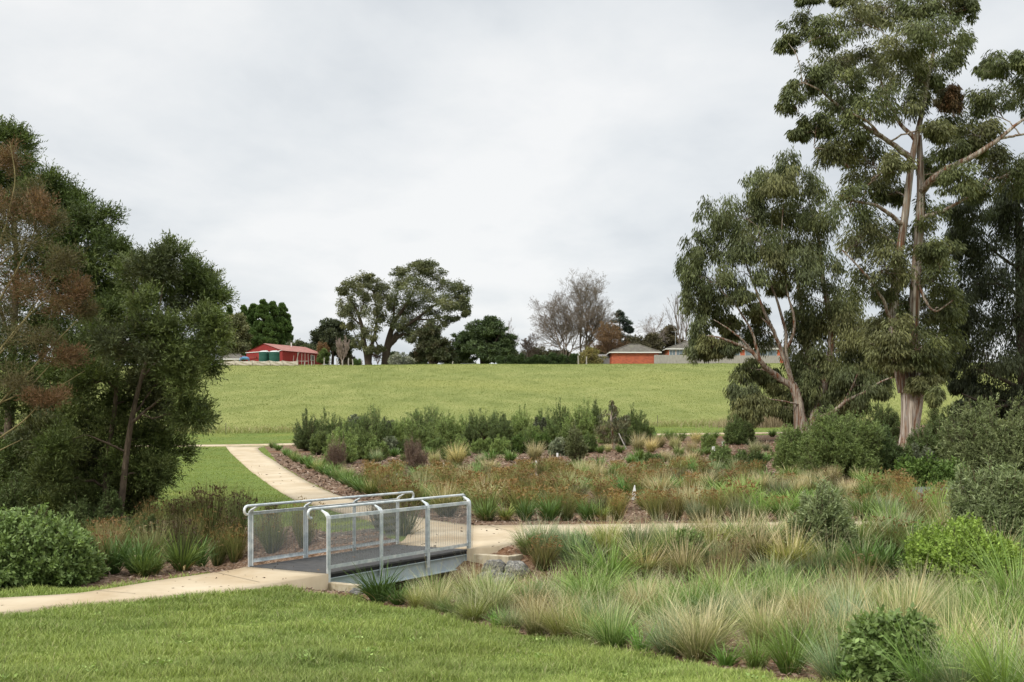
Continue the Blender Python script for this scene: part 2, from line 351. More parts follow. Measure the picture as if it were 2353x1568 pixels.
for side in (0, 1):
    w0 = -.005 if side == 0 else WB+.005; inn = 1 if side == 0 else -1
    hr = w0+inn*.17
    for s in post_s:
        m = MB(); wd = .042
        # flat bar post with cranked head reaching in to the handrail
        prof = [(0, -.21 if side == 0 else -.05), (0, .90), (.012, .94), (.05, .985), (.17, 1.045)]
        hwid = [.042, .042, .046, .040, .012]
        th = .012
        vs, fs = [], []
        for (dw, z), h in zip(prof, hwid):
            for e in (-1, 1):
                for g in (-1, 1):
                    vs.append(bp(s+e*h, w0+inn*dw+g*th, z - (g*inn*.006 if z > .91 else 0)))
        for i in range(len(prof)-1):
            b, t = i*4, i*4+4
            fs += [(b, b+1, t+1, t), (b+2, t+2, t+3, b+3), (b, t, t+2, b+2), (b+1, b+3, t+3, t+1)]
        fs += [(0, 2, 3, 1), (len(vs)-4, len(vs)-3, len(vs)-1, len(vs)-2)]
        m.add(vs, fs); m.box(bp(s+(.03 if s < LB/2 else -.03), w0+inn*.022, .45), (.006, .05, .92), ax=(AX, PX, Vector((0, 0, 1))))
        po = m.build('post', M_galv, br, bevel=.003)
        for z in (.14, .34, .66, .86) if s not in (post_s[0],) else (-.16,):
            MB().tube([bp(s+.012, w0-inn*.012, z), bp(s+.012, w0-inn*.028, z)], .009, 6).build('bolt', M_galv, po)
    r = .0235
    def hook(s0, sg):
        pts = []
        for a in np.linspace(0, math.pi*1.05, 12): pts.append(bp(s0+sg*math.sin(a)*.075, hr, 1.065-.075+.075*math.cos(a)))
        return pts
    h0 = hook(-.20, -1); h1 = hook(LB-.02 if side == 0 else LB+.20, 1)
    if side == 0: h1 = h1[:8]
    MB().tube(h0[::-1] + [bp(s, hr, 1.065) for s in np.linspace(0, LB-.05, 20)] + h1, r, 12).build('handrail', M_galv, br, smooth=True)
    for z, nm in ((.915, 'top_rail'), (.095, 'bottom_rail')):
        for a, b in zip(post_s[:-1], post_s[1:]):
            m = MB(); m.box(bp((a+b)/2, w0+inn*.012, z), (b-a-.07, .008, .058), ax=(AX, PX, Vector((0, 0, 1))))
            m.box(bp((a+b)/2, w0+inn*.034, z+(.026 if z > .5 else -.026)), (b-a-.07, .036, .007), ax=(AX, PX, Vector((0, 0, 1))))
            m.build(nm, M_galv, br)
    for a, b in zip(post_s[:-1], post_s[1:]):
        m = MB()
        for z in np.arange(.13, .885, .0165): m.bar(bp(a+.045, w0+inn*.020, z), bp(b-.045, w0+inn*.020, z), .0048, .0048)
        for s in np.arange(a+.06, b-.05, .0762): m.bar(bp(s, w0+inn*.0245, .10), bp(s, w0+inn*.0245, .91), .0035, .0035, up=(1, 0, 0))
        m.build('mesh_panel', M_wire, br)
# abutment blocks
def block(name, label, c, size, chip=0.0, rz=None):
    a = math.atan2(PX.y, PX.x) if rz is None else rz
    m = MB().box((0, 0, size[2]/2), size)
    o = m.build(name, M_block, bevel=.012); o.location = c; o.rotation_euler = (0, 0, a); return tag(o, label, 'concrete block', 'bridge abutments')
z_ = Vector((0, 0, 1))
block('concrete_abutment', 'low pale concrete block beside the near bridge post at the lawn', bp(.02, -.36, -.42), (.62, .13, .28))
block('concrete_abutment', 'tall pale concrete block with mulch on top at the far end of the bridge', bp(LB-.02, -.50, -.52), (.88, .16, .44))
block('concrete_abutment', 'wedge shaped concrete wing turning back from the tall block at the path', bp(LB+.26, -.87, -.52), (.14, .4, .43))
block('concrete_footing', 'small concrete footing under the far end of the bridge beam', bp(LB-.25, .0, -.62), (.5, .35, .24))
block('concrete_footing', 'flat concrete ledge in front of the beam end above the rocks', bp(LB-.45, -.32, -.72), (.7, .5, .2))
block('concrete_abutment', 'concrete abutment wall under the near end of the deck', bp(.05, WB/2, -.75), (WB-.3, .16, .36))
block('concrete_abutment', 'concrete abutment wall under the far end of the deck', bp(LB-.02, WB/2, -.85), (WB-.3, .16, .46))
# boulders
M_rock = ramp_mat('rock', [(.3, (.045, .043, .04)), (.48, (.14, .135, .125)), (.6, (.27, .255, .225)), (.75, (.43, .40, .35))], 13, 12, .95, bump=1.0, distort=1.2, stretch=(1, 1, 1.8))
def rock(c, r, label, seed, flat=.75):
    import bmesh
    b = bmesh.new(); bmesh.ops.create_icosphere(b, subdivisions=4, radius=1.0); g = np.random.default_rng(seed)
    pl = [(Vector(g.normal(size=3)).normalized(), g.uniform(.55, .85)) for _ in range(9)]
    ph = g.uniform(0, 6, 9)
    for v in b.verts:
        for n, d in pl:
            k = v.co.dot(n)
            if k > d: v.co -= n*(k-d)*.9
        f = 1+.04*math.sin(v.co.x*7+ph[0])+.04*math.sin(v.co.y*8+ph[1])+.03*math.sin(v.co.z*13+ph[2]+v.co.x*5)+.012*math.sin(v.co.x*31+v.co.z*27)
        v.co *= f; v.co.z *= flat; v.co *= r
    me = bpy.data.meshes.new('boulder'); b.to_mesh(me); b.free()
    for p in me.polygons: p.use_smooth = True
    o = link('boulder', me, M_rock); o.location = c; o.rotation_euler = (0, 0, seed); return tag(o, label, 'boulder', 'boulders at the bridge ends')
def grnd(x, y, up=0.0): return at(x, y)+Vector((0, 0, up))
rock(grnd(1133, 1316, .10), .25, 'grey boulder leaning against the tall concrete block at the bridge', 1)
rock(grnd(1188, 1320, .10), .27, 'pale lichened boulder between the other boulders and the green tussock', 2)
rock(grnd(1120, 1335, .06), .23, 'dark boulder lowest under the bridge end', 3)
rock(grnd(1163, 1333, .05), .20, 'dark flat rock in the gap below two paler boulders', 4, .6)
rock(grnd(1152, 1352, .06), .24, 'half buried brown boulder behind dry grass near the bridge', 5, .6)
rock(grnd(800, 1358, .03), .12, 'small pale rock at the foot of the near concrete block', 6)
rock(grnd(818, 1368, .03), .10, 'small grey rock half hidden by the dark strappy tussock', 7)

# joints in the concrete and a little litter
M_joint = mat('joint', (.16, .125, .085), .9)
for (x0, y0), (x1, y1) in (((191, 1362), (313, 1372)), ((478, 1318), (600, 1346)), ((1105, 1207), (1195, 1232)), ((648, 1131), (733, 1122)), ((574, 1080), (658, 1079))):
    A = np.array([at(x0+(x1-x0)*t, y0+(y1-y0)*t, .0, False) for t in np.linspace(.03, .97, 12)]); A[:, 2] = H(A[:, 0], A[:, 1], False)+.050
    d = A[-1]-A[0]; nn = np.array([-d[1], d[0], 0]); nn = nn/np.linalg.norm(nn)*.006*max(1, A[0, 1]/22)
    V = np.r_[A+nn, A-nn]; i = np.arange(11)
    tag(link('path_joint_line', mesh_np('path_joint_line', V, np.stack([i, i+12, i+13, i+1], -1)), M_joint), kind='structure')
# ------------------------------------------------------------------ red shed on the crest
M_red = ramp_mat('red_sheet_metal', [(.3, (.22, .022, .020)), (.6, (.30, .034, .030)), (.8, (.34, .05, .04))], .6, 6, .55, spec=.3)
M_roofr = ramp_mat('faded_red_roof', [(.3, (.25, .095, .075)), (.6, (.33, .145, .115)), (.8, (.40, .21, .17))], .8, 8, .6, stretch=(1, 1, 1))
M_white = mat('white_trim', (.72, .71, .68), .5)
M_glass = mat('window_glass', (.05, .065, .075), .12, 0, .6)
M_tank = ramp_mat('green_tank', [(.3, (.018, .075, .055)), (.7, (.03, .10, .075))], 2, 4, .5)
M_tlid = mat('pale_tank_lid', (.55, .57, .55), .6)
M_wood = ramp_mat('grey_timber', [(.3, (.22, .20, .175)), (.5, (.34, .315, .28)), (.7, (.44, .415, .38))], 3, 8, .9, stretch=(6, 6, .4))
M_cloth = ramp_mat('beige_shade_cloth', [(.3, (.42, .37, .29)), (.7, (.55, .50, .41))], .9, 6, .9, bump=.3)
M_steel = mat('dark_steel', (.06, .055, .05), .6)
M_pink = mat('red_oxide_pipe', (.28, .07, .055), .6)

def gable_shed():
    A = pt(566, 809, 226.5); B = pt(649, 806, 222); zb = A.z-3.6; ze = B.z
    A.z = ze
    e = (B-A); e.z = 0; Wd = e.length; e.normalize(); d = Vector((-e.y, e.x, 0)); L = 12.5
    th = thing('shed', 'long red sheet metal shed with gable roof on the hill crest', 'shed', (A.x, A.y, zb))
    up = Vector((0, 0, 1)); pk = (A+B)/2+up*1.5
    def P(a, l, z): return A+e*a+d*l+up*z
    m = MB(); hgt = ze-zb
    # ribbed walls
    def ribbed(p0, dirv, length, top):
        n = int(length/.2); vs, fs = [], []; nrm = Vector((dirv.y, -dirv.x, 0))
        for i in range(n+1):
            a = length*i/n; o = nrm*(.02 if i % 2 else 0)
            vs += [p0+dirv*a+o-up*hgt, p0+dirv*a+o+up*top(a)]
        for i in range(n): fs.append((2*i, 2*i+2, 2*i+3, 2*i+1))
        m.add(vs, fs)
    gt = lambda a: 1.5*(1-abs(a-Wd/2)/(Wd/2))
    ribbed(A, e, Wd, gt); ribbed(B, d, L, lambda a: 0); ribbed(B+d*L, -e, Wd, gt); ribbed(A+d*L, -d, L, lambda a: 0)
    m.build('wall', M_red, th)
    r = MB(); ov = .25
    for s in (0, 1):
        ed = A if s == 0 else B; out = -e if s == 0 else e; n = 60
        vs, fs = [], []
        for i in range(n+1):
            l = -ov+(L+2*ov)*i/n; k = .025 if i % 2 else 0
            vs += [pk+d*l+up*(.06+k), ed+d*l+out*.3+up*(-.04+k)]
        for i in range(n): fs.append((2*i, 2*i+1, 2*i+3, 2*i+2) if s else (2*i, 2*i+2, 2*i+3, 2*i+1))
        r.add(vs, fs)
    ro = r.build('roof', M_roofr, th)
    MB().tube([pk+d*7+e*1.0-up*.3, pk+d*7+e*1.0+up*.45], .12, 8).tube([pk+d*7+e*1.0+up*.4, pk+d*7+e*1.0+up*.6], .17, 8).build('roof_vent', M_white, ro)
    g = MB(); g.bar(P(-.1, -.1, -.16), P(Wd*.62, -.12, -.02), .12, .13); g.build('gutter', M_white, th)
    g = MB(); g.bar(P(Wd*.62, -.12, -.16), P(Wd*.66, -.5, -.35), .1, .1); g.bar(P(Wd*.76, -.3, -.36), P(Wd-.0, -.12, .08), .11, .11); g.build('downpipe', M_white, th)
    g = MB(); g.tube([B+d*4.2+e*.1-up*hgt*.95, B+d*4.5+e*.1-up*.0], .05, 6); g.build('downpipe', M_white, th)
    w = MB(); w.box(B+d*9.0+e*.03-up*1.0, (.06, 1.0, 1.1), ax=(e, d, up)); wi = w.build('window', M_white, th)
    for k in (-.24, .24): MB().box(B+d*(9.0+k)+e*.065-up*1.0, (.02, .42, .98), ax=(e, d, up)).build('pane', M_glass, wi)
    return A, B, e, d
sA, sB, sE, sD = gable_shed()
for x, lab in ((607, 'green water tank with pale lid, further from the shed corner'), (630.5, 'green water tank with pale lid, nearest the shed corner')):
    Y = 219.5 if x < 620 else 218.6; p = gr(x, Y); b = pt(x, 829, Y); r = 12.2/F*Y; h = 19.5/F*Y
    p.z = min(p.z, b.z-.2); h = b.z+h-p.z
    th = thing('water_tank', lab, 'water tank', p, 'water tanks beside the red shed')
    m = MB(); n = 28; pts = [p+Vector((0, 0, z)) for z in (0, h*.2, h*.21, h*.4, h*.41, h*.6, h*.61, h*.8, h*.81, h)]
    m.tube(pts, [r, r, r*.985, r*.985, r, r, r*.985, r*.985, r, r*.99], 28); m.build('tank_body', M_tank, th)
    MB().tube([p+Vector((0, 0, h)), p+Vector((0, 0, h+.14)), p+Vector((0, 0, h+.26)), p+Vector((0, 0, h+.28))], [r*1.0, r*.8, r*.3, .05], 28).build('lid', M_tlid, th)
    MB().tube([p+Vector((.5*r, -.3*r, h+.1)), p+Vector((.5*r, -.3*r, h+.3))], .22, 10).build('inlet', M_tlid, th)
# open pergola of red pipes
p0 = gr(553, 221); th = thing('pergola', 'low frame of red pipes with flat top beside the red shed', 'pergola', p0)
for x, Y in ((553.5, 221), (570, 222), (584, 221.5), (560, 225), (588, 224)):
    b = gr(x, Y); MB().tube([b, Vector((b.x, b.y, pt(0, 820, 222).z))], .05, 6).build('post', M_pink, th)
zt = pt(0, 820, 222).z
m = MB()
for a, b in (((553, 221), (588, 221.5)), ((553, 221), (558, 226)), ((588, 221.5), (590, 225)), ((558, 226), (590, 225))):
    q, w = gr(*a), gr(*b); q.z = w.z = zt; m.bar(q, w, .1, .1)
m.build('top_frame', M_pink, th)
q = pt(562, 826, 223.5); m = MB(); m.tube([q+Vector((-.9, 0, -.4)), q+Vector((-.7, 0, .1)), q+Vector((0, 0, .28)), q+Vector((.7, 0, .1)), q+Vector((.9, 0, -.4))], [.15, .3, .4, .3, .15], 10)
tag(m.build('tarpaulin', mat('blue_sheet', (.10, .27, .45), .5), smooth=True), 'blue tarpaulin over a low heap under the red pipe frame', 'tarpaulin')
# sagging cloth fence
p0 = gr(600, 214); th = thing('cloth_fence', 'low fence of sagging beige shade cloth below the red shed', 'fence', p0)
posts = [(505, 215), (540, 214.6), (580, 214.2), (620.5, 214), (650, 213.8), (685, 213.6)]
tops = []
for x, Y in posts:
    b = gr(x, Y); hh = 11.5/F*Y if x > 520 else 9/F*Y; tops.append((b, hh)); MB().tube([b-Vector((0, 0, .2)), b+Vector((0, 0, hh+.12))], .05, 6).build('post', M_wood, th)
for (a, ha), (b, hb) in zip(tops[:-1], tops[1:]):
    n, k = 24, 7; vs, fs = [], []
    for i in range(n+1):
        t = i/n; p = a.lerp(b, t); p.z = float(H(p.x, p.y)); hh = ha+(hb-ha)*t-.18*math.sin(math.pi*t)
        for j in range(k): vs.append(p+Vector((0, .06*math.sin(i*1.7+j*.9)+.05*math.sin(j*1.3+i*.4), .02+hh*j/(k-1))))
    for i in range(n):
        for j in range(k-1): c = i*k+j; fs.append((c, c+k, c+k+1, c+1))
    m = MB().add(vs, fs); o = m.build('cloth', M_cloth, th, smooth=True); sm = o.modifiers.new('s', 'SOLIDIFY'); sm.thickness = .02
# farm posts along the crest
POSTS = [(745, 215, 18), (757, 216, 12), (774, 214, 16), (787, 214, 13), (801, 214, 17), (811, 214, 15), (700, 215, 9), (716, 215, 10), (831, 216, 11), (1040, 214, 7), (1329, 214, 20), (1348, 214, 18)]
for i, (x, Y, h) in enumerate(POSTS):
    b = gr(x, Y); hh = h/F*Y; m = MB(); m.tube([b-Vector((0, 0, .3)), b+Vector((.04*math.sin(i), 0, hh*.5)), b+Vector((.09*math.sin(i*2.3), 0, hh))], [.12, .11, .10], 8)
    tag(m.build('fence_post', M_wood), ['weathered timber post on the hill crest, %s from the red shed' % w for w in ('fourth', 'fifth', 'sixth', 'seventh', 'eighth', 'ninth', 'first', 'second', 'tenth', 'eleventh', 'twelfth', 'thirteenth')][i], 'post', 'timber posts along the crest')
for i, (x, h, ln) in enumerate(((673, 14, .1), (678, 25, .3), (684, 19, .0), (693, 19, .03), (701, 19, .0), (709, 18, -.04), (716, 16, .02), (722, 14, .03))):
    b = gr(x, 217); hh = (h+9)/F*217; m = MB(); m.tube([b, b+Vector((ln*hh*.5, 0, hh*.5)), b+Vector((ln*hh, 0, hh))], [.06, .055, .04], 7)
    tag(m.build('bare_pole', mat('bleached_wood', (.30, .265, .225), .9)), '%s bleached pole from the tanks, standing against the red shed wall' % ('first', 'leaning second', 'third', 'fourth', 'fifth', 'sixth', 'seventh', 'eighth')[i], 'pole', 'bare poles along the red shed')
b = gr(688, 215.5); m = MB(); m.bar(b+Vector((0, 0, .85)), gr(708, 215.5)+Vector((0, 0, .85)), .06, .1); m.bar(b+Vector((0, 0, .1)), b+Vector((0, 0, 1.0)), .1, .1); m.bar(gr(708, 215.5), gr(708, 215.5)+Vector((0, 0, 1.0)), .1, .1)
tag(m.build('rail', M_wood), 'grey timber rail between two short posts right of the cloth fence', 'rail')

# pale house half hidden left of the shed
def hip_house(name, label, xl, xr, yb, ye, yr, Y, depth, wmat, rmat, ridge=(.3, .7), hover=.5, trim=True):
    a = pt(xl, ye, Y); b = pt(xr, ye, Y); zb = min(pt(xl, yb, Y).z, float(H(a.x, Y)))-.3; ze = a.z; zr = pt(0, yr, Y+depth/2).z
    th = thing(name, label, 'house' if 'garage' not in name else 'garage', ((a.x+b.x)/2, Y+depth/2, zb))
    w = MB(); t = .2
    for c, s in ((((a.x+b.x)/2, Y+t/2, (zb+ze)/2), (b.x-a.x, t, ze-zb)), (((a.x+b.x)/2, Y+depth-t/2, (zb+ze)/2), (b.x-a.x, t, ze-zb)),
                 ((a.x+t/2, Y+depth/2, (zb+ze)/2), (t, depth-2*t, ze-zb)), ((b.x-t/2, Y+depth/2, (zb+ze)/2), (t, depth-2*t, ze-zb))): w.box(c, s)
    w.build('wall', wmat, th)
    x0, x1, y0, y1 = a.x-hover, b.x+hover, Y-hover, Y+depth+hover; ym = (y0+y1)/2
    rx0 = x0+(x1-x0)*ridge[0]; rx1 = x0+(x1-x0)*ridge[1]
    r = MB(); z0 = ze+.05
    vs = [(x0, y0, z0), (x1, y0, z0), (x1, y1, z0), (x0, y1, z0), (rx0, ym, zr), (rx1, ym, zr)]
    r.add(vs, [(0, 1, 5, 4), (1, 2, 5), (2, 3, 4, 5), (3, 0, 4), (3, 2, 1, 0)]); ro = r.build('roof', rmat, th)
    rc = MB()
    for p, q in ((4, 5), (0, 4), (1, 5), (2, 5), (3, 4)): rc.tube([Vector(vs[p])+Vector((0, 0, .03)), Vector(vs[q])+Vector((0, 0, .03))], .11, 6)
    rc.build('ridge_tiles', rmat, ro)
    if trim:
        f = MB(); h = .2
        f.box(((x0+x1)/2, y0-.03, z0-h/2+.04), (x1-x0+.12, .06, h)); f.box(((x0+x1)/2, y1+.03, z0-h/2+.04), (x1-x0+.12, .06, h))
        f.box((x0-.03, ym, z0-h/2+.04), (.06, y1-y0, h)); f.box((x1+.03, ym, z0-h/2+.04), (.06, y1-y0, h)); f.build('gutter', M_white, th)
    return th, a, b, zb, ze, zr
def roof_mat(name, c1, c2, c3):
    m = ramp_mat(name, [(.3, c1), (.5, c2), (.72, c3)], 1.6, 12, .9, bump=0, second=(.8, (.17, .165, .115), .6)); N, L, b = nodes(m)
    tc = N.new('ShaderNodeTexCoord'); bt = N.new('ShaderNodeTexBrick'); bt.inputs['Scale'].default_value = 1; bt.inputs['Brick Width'].default_value = .3; bt.inputs['Row Height'].default_value = .3
    bt.inputs['Color1'].default_value = (1, 1, 1, 1); bt.inputs['Color2'].default_value = (.8, .8, .8, 1); bt.inputs['Mortar'].default_value = (0, 0, 0, 1); bt.inputs['Mortar Size'].default_value = .03
    L.new(tc.outputs['Object'], bt.inputs['Vector']); bp_ = N.new('ShaderNodeBump'); bp_.inputs['Distance'].default_value = .05
    L.new(bt.outputs['Color'], bp_.inputs['Height']); L.new(bp_.outputs[0], b.inputs['Normal']); return m
M_tile = roof_mat('grey_roof_tile', (.075, .068, .056), (.13, .118, .098), (.20, .18, .145))
def brick_mat():
    m = mat('red_brick', rough=.85, spec=.2); N, L, b = nodes(m); tc = N.new('ShaderNodeTexCoord'); mp = N.new('ShaderNodeMapping'); mp.inputs['Rotation'].default_value = (rad(90), 0, 0)
    L.new(tc.outputs['Object'], mp.inputs[0])
    bt = N.new('ShaderNodeTexBrick'); bt.inputs['Scale'].default_value = 1; bt.inputs['Brick Width'].default_value = .46; bt.inputs['Row Height'].default_value = .172; bt.inputs['Mortar Size'].default_value = .012
    bt.inputs['Color1'].default_value = (.52, .125, .06, 1); bt.inputs['Color2'].default_value = (.31, .065, .038, 1); bt.inputs['Mortar'].default_value = (.40, .22, .16, 1); bt.inputs['Bias'].default_value = -.2
    L.new(mp.outputs[0], bt.inputs['Vector']); L.new(bt.outputs['Color'], b.inputs['Base Color']); return m
M_brick = brick_mat()
M_pwall = mat('pale_render', (.40, .36, .30), .8)
hip_house('house', 'low pale house with grey roof left of the red shed, mostly behind trees', 505, 553, 832, 826, 815, 226, 8, M_pwall, M_tile)
th, a, b, zb, ze, zr = hip_house('brick_garage', 'red brick garage with mossy grey hip roof on the hill crest', 1406, 1513, 837, 810.5, 792, 224, 7.0, M_brick, M_tile, (.42, .60))
# main house, further back
th, a, b, zb, ze, zr = hip_house('brick_house', 'long brick house with grey tiled roof behind the paling fence', 1535, 1800, 834, 802.5, 781, 236, 10, M_brick, M_tile, (.25, .75))
for x0, x1 in ((1538, 1552), (1554, 1570), (1590, 1602), (1604, 1632), (1640, 1668), (1670, 1700), (1712, 1740), (1744, 1785)):
    p, q = pt(x0, 804.5, 236), pt(x1, 822, 236); f = MB(); w_, h_ = q.x-p.x, p.z-q.z; c = (p+q)/2
    for dx in (-w_/2, w_/2): f.box((c.x+dx, 235.97, c.z), (.07, .08, h_))
    for dz in (-h_/2, h_/2): f.box((c.x, 235.97, c.z+dz), (w_+.07, .09, .08))
    f.box((c.x, 235.97, c.z), (.05, .07, h_-.08)); wi = f.build('window', M_white, th)
    MB().box((c.x, 235.985, c.z), (w_-.02, .02, h_-.02)).build('pane', mat('grey_pane', (.16, .20, .23), .1, 0, .6), wi)
an = MB(); p = pt(1697-4-106, 801, 238); p = pt(1549+3, 790, 240); p.z = pt(0, 786, 240).z
an = MB(); an.tube([p-Vector((0, 0, .6)), p+Vector((0, 0, 2.3))], .03, 6); an.bar(p+Vector((-.9, 0, 2.1)), p+Vector((1.9, .2, 2.05)), .03, .03)
for k in np.linspace(-.8, 1.8, 9): an.bar(p+Vector((k, -.45, 2.1)), p+Vector((k, .5, 2.1)), .02, .02)
an.build('antenna', M_galv, th)
# paling fence
p0 = gr(1640, 223); th = thing('paling_fence', 'grey weathered timber paling fence beside the brick garage', 'fence', p0)
xl, xr = pt(1503, 0, 223).x, pt(1792, 0, 223).x; zt = pt(0, 816, 223).z
m = MB(); x = xl; g = np.random.default_rng(5)
while x < xr:
    zt2 = zt-.006*(x-xl)+g.normal()*.012; zb2 = float(H(x, 223))-.1; m.box((x+.07, 223+g.uniform(-.006, .006), (zt2+zb2)/2), (.138, .022, zt2-zb2)); x += .142
m.build('paling', M_wood, th)
m = MB()
for dz in (.3, 1.0): m.bar((xl, 223.06, zt-dz), (xr, 223.06, zt-dz-.006*(xr-xl)), .05, .09)
m.build('rail', M_wood, th)
# corrugated shed between garage and trees
p0 = gr(1380, 229); th = thing('lean_to', 'low grey corrugated iron lean-to left of the brick garage', 'shed', p0)
m = MB(); a = pt(1352, 820, 229); b = pt(1407, 819.5, 229); n = 60; vs = []; fs = []
for i in range(n+1):
    t = i/n; vs += [(a.x+(b.x-a.x)*t, 229+(.03 if i % 2 else 0), p0.z-.3), (a.x+(b.x-a.x)*t, 229+(.03 if i % 2 else 0), a.z)]
for i in range(n): fs.append((2*i, 2*i+2, 2*i+3, 2*i+1))
m.add(vs, fs); m.build('wall', ramp_mat('grey_iron', [(.3, (.20, .215, .22)), (.7, (.30, .31, .31))], 1, 5, .6, metal=.2), th)
m = MB(); vs = []; fs = []
for i in range(n+1):
    t = i/n; k = .04 if i % 2 else 0; vs += [(a.x-.1+(b.x-a.x)*t, 228.8, a.z+k), (a.x-.1+(b.x-a.x)*t, 232, a.z+.65+k)]
for i in range(n): fs.append((2*i, 2*i+2, 2*i+3, 2*i+1))
m.add(vs, fs); m.build('roof', ramp_mat('old_iron', [(.3, (.22, .21, .20)), (.7, (.40, .38, .36))], 2, 5, .7, metal=.2), th)
# dark low roof behind the crest
a = pt(1048, 840.5, 226); b = pt(1092, 840.5, 226); z0 = a.z-.3; zt = pt(0, 834, 226).z
m = MB(); m.add([(a.x, 226, a.z), (b.x, 226, a.z), (b.x, 230, a.z), (a.x, 230, a.z), (a.x+.8, 228, zt), (b.x-.3, 228, zt)], [(0, 1, 5, 4), (1, 2, 5), (2, 3, 4, 5), (3, 0, 4)])
th = thing('low_shed', 'low shed with dark grey roof just showing over the crest under the round trees', 'shed', (a.x, 226, z0-1.5)); m.build('roof', ramp_mat('slate_roof', [(.3, (.06, .068, .075)), (.7, (.10, .108, .115))], 2, 5, .6), th)
MB().box(((a.x+b.x)/2, 228, a.z-.9), (b.x-a.x-.3, 3.6, 1.8)).build('wall', M_pwall, th)

# ------------------------------------------------------------------ star pickets, tree guards, stakes
M_guard = mat('white_plastic_sleeve', (.70, .70, .68), .6)
for x, y, h, lab in ((519, 1000, 28, 'thin dark star picket in the lawn edge left of the path junction'), (1511, 981, 26, 'thin dark star picket above the shrubs at the foot of the paddock'), (1976, 975, 28, 'thin dark star picket between the two big eucalypts')):
    b = at(x, y); MB_ = MB(); hh = h/F*b.y
    for a in (0, 2.09, 4.19): MB_.box(b+Vector((.012*math.cos(a), .012*math.sin(a), hh/2)), (.03, .008, hh), rz=a)
    tag(MB_.build('star_picket', M_steel), lab, 'fence post', 'star pickets at the foot of the hill')
GU = [(1021, 1078, 13, 0, 'white tree guard on mulch, left of the pale dry tussock'), (1089, 1078, 10, 0, 'white tree guard on mulch below the middle shrubs'), (909, 1103, 13, .1, 'white tree guard at the foot of a green strappy tussock'),
      (1234, 1072, 13, 0, 'white tree guard below a straw coloured tussock'), (1661, 1025, 10, .05, 'white tree guard near the cross path'), (1637, 1056, 13, .05, 'white tree guard left of a rounded dark shrub, lower one'), (1639, 1042, 14, .1, 'white tree guard left of a rounded dark shrub, upper one'), (1281, 1050, 8, 0, 'small white tree guard at the foot of a grey shrub')]
for x, y, h, ln, lab in GU:
    b = at(x, y); hh = h/F*b.y*1.1; r = .3*hh; vs = []; fs = []
    for z in (0, hh):
        for k in range(3):
            a = 2.09*k+x; vs.append(b+Vector((r*math.cos(a)+ln*z, r*math.sin(a), z)))
    fs = [(0, 1, 4, 3), (1, 2, 5, 4), (2, 0, 3, 5)]; o = MB().add(vs, fs).build('tree_guard', M_guard); sm = o.modifiers.new('s', 'SOLIDIFY'); sm.thickness = .01
    tag(o, lab, 'tree guard', 'white tree guards in the garden bed')
b = at(1457, 1149); hh = 34/F*b.y
o = MB().tube([b, b+Vector((0, 0, hh*.45)), b+Vector((.02, 0, hh))], [.10, .08, .015], 4).build('tree_guard', M_guard); tag(o, 'tall pointed white tree guard in the clearing behind the path', 'tree guard', 'white tree guards in the garden bed')
b = at(1470, 1163, .08); o = MB().tube([b, b+Vector((.17, -.05, -.02)), b+Vector((.34, -.1, -.05))], [.10, .08, .04], 4).build('tree_guard', M_guard); tag(o, 'fallen white tree guard lying tilted on the mulch', 'tree guard', 'white tree guards in the garden bed')
for x, y, x2, y2, lab in ((1440, 1034, 1422, 996, 'leaning grey stake beside the young eucalypt'), (1437, 1026, 1432, 996, 'dark upright stake behind the young eucalypt')):
    b = at(x, y); e = pt(x2, y2, b.y+.3); tag(MB().bar(b, e, .05, .05).build('stake', M_wood if 'grey' in lab else M_steel), lab, 'stake')
for x0, y0, x1, y1, Y, r, lab in ((1680, 1399, 1727, 1430, 16.6, .03, 'pale fallen branch leaning across dry reeds in the swale'), (1530, 1371, 1553, 1361, 18.5, .022, 'short brown fallen branch in the dark gap of the swale')):
    tag(MB().tube([pt(x0, y0, Y), pt((x0+x1)/2, (y0+y1)/2-2, Y-.1), pt(x1, y1, Y-.25)], [r, r*.9, r*.6], 7).build('fallen_branch', ramp_mat('dead_branch', [(.3, (.30, .24, .17)), (.7, (.5, .42, .32))], 8, 5, .9)), lab, 'branch')
# ------------------------------------------------------------------ foliage builders
def unit(v): return v/np.maximum(np.linalg.norm(v, axis=-1, keepdims=True), 1e-9)
def leaf_quads(P, D, L, Wd, col, rg, fold=None):
    """diamond leaves: base points, unit directions, lengths, widths, colours"""
    n = len(P); s = unit(np.cross(D, rg.normal(size=(n, 3)))); L = L[:, None]; Wd = Wd[:, None]
    V = np.stack([P, P+D*L*.42+s*Wd/2, P+D*L, P+D*L*.42-s*Wd/2], 1).reshape(-1, 3)
    return V, np.arange(4*n).reshape(n, 4), np.repeat(col, 4, axis=0)
def tubes(P, R, n=4):
    """many tubes with the same number of rings: P (N,S,3), R (N,S)"""
    N, Sg = P.shape[:2]; T = unit(np.gradient(P, axis=1)); ref = np.where(np.abs(T[..., 2:3]) > .8, np.array([1., 0, 0]), np.array([0, 0, 1.]))
    A = unit(np.cross(T, ref)); B = np.cross(T, A); a = np.arange(n)*2*math.pi/n
    V = P[:, :, None]+(A[:, :, None]*np.cos(a)[None, None, :, None]+B[:, :, None]*np.sin(a)[None, None, :, None])*R[:, :, None, None]
    i = np.arange(N*Sg*n).reshape(N, Sg, n); j = np.roll(i, -1, axis=2)
    Q = np.stack([i[:, :-1], j[:, :-1], j[:, 1:], i[:, 1:]], -1).reshape(-1, 4)
    return V.reshape(-1, 3), Q
def joinm(parts):
    V, Q, K = [], [], []; b = 0
    for v, q, *k in parts:
        V.append(v); Q.append(q+b); b += len(v)
        K.append(np.asarray(k[0]) if k else np.zeros((len(v), 3)))
    return np.concatenate(V), np.concatenate(Q), np.concatenate(K)
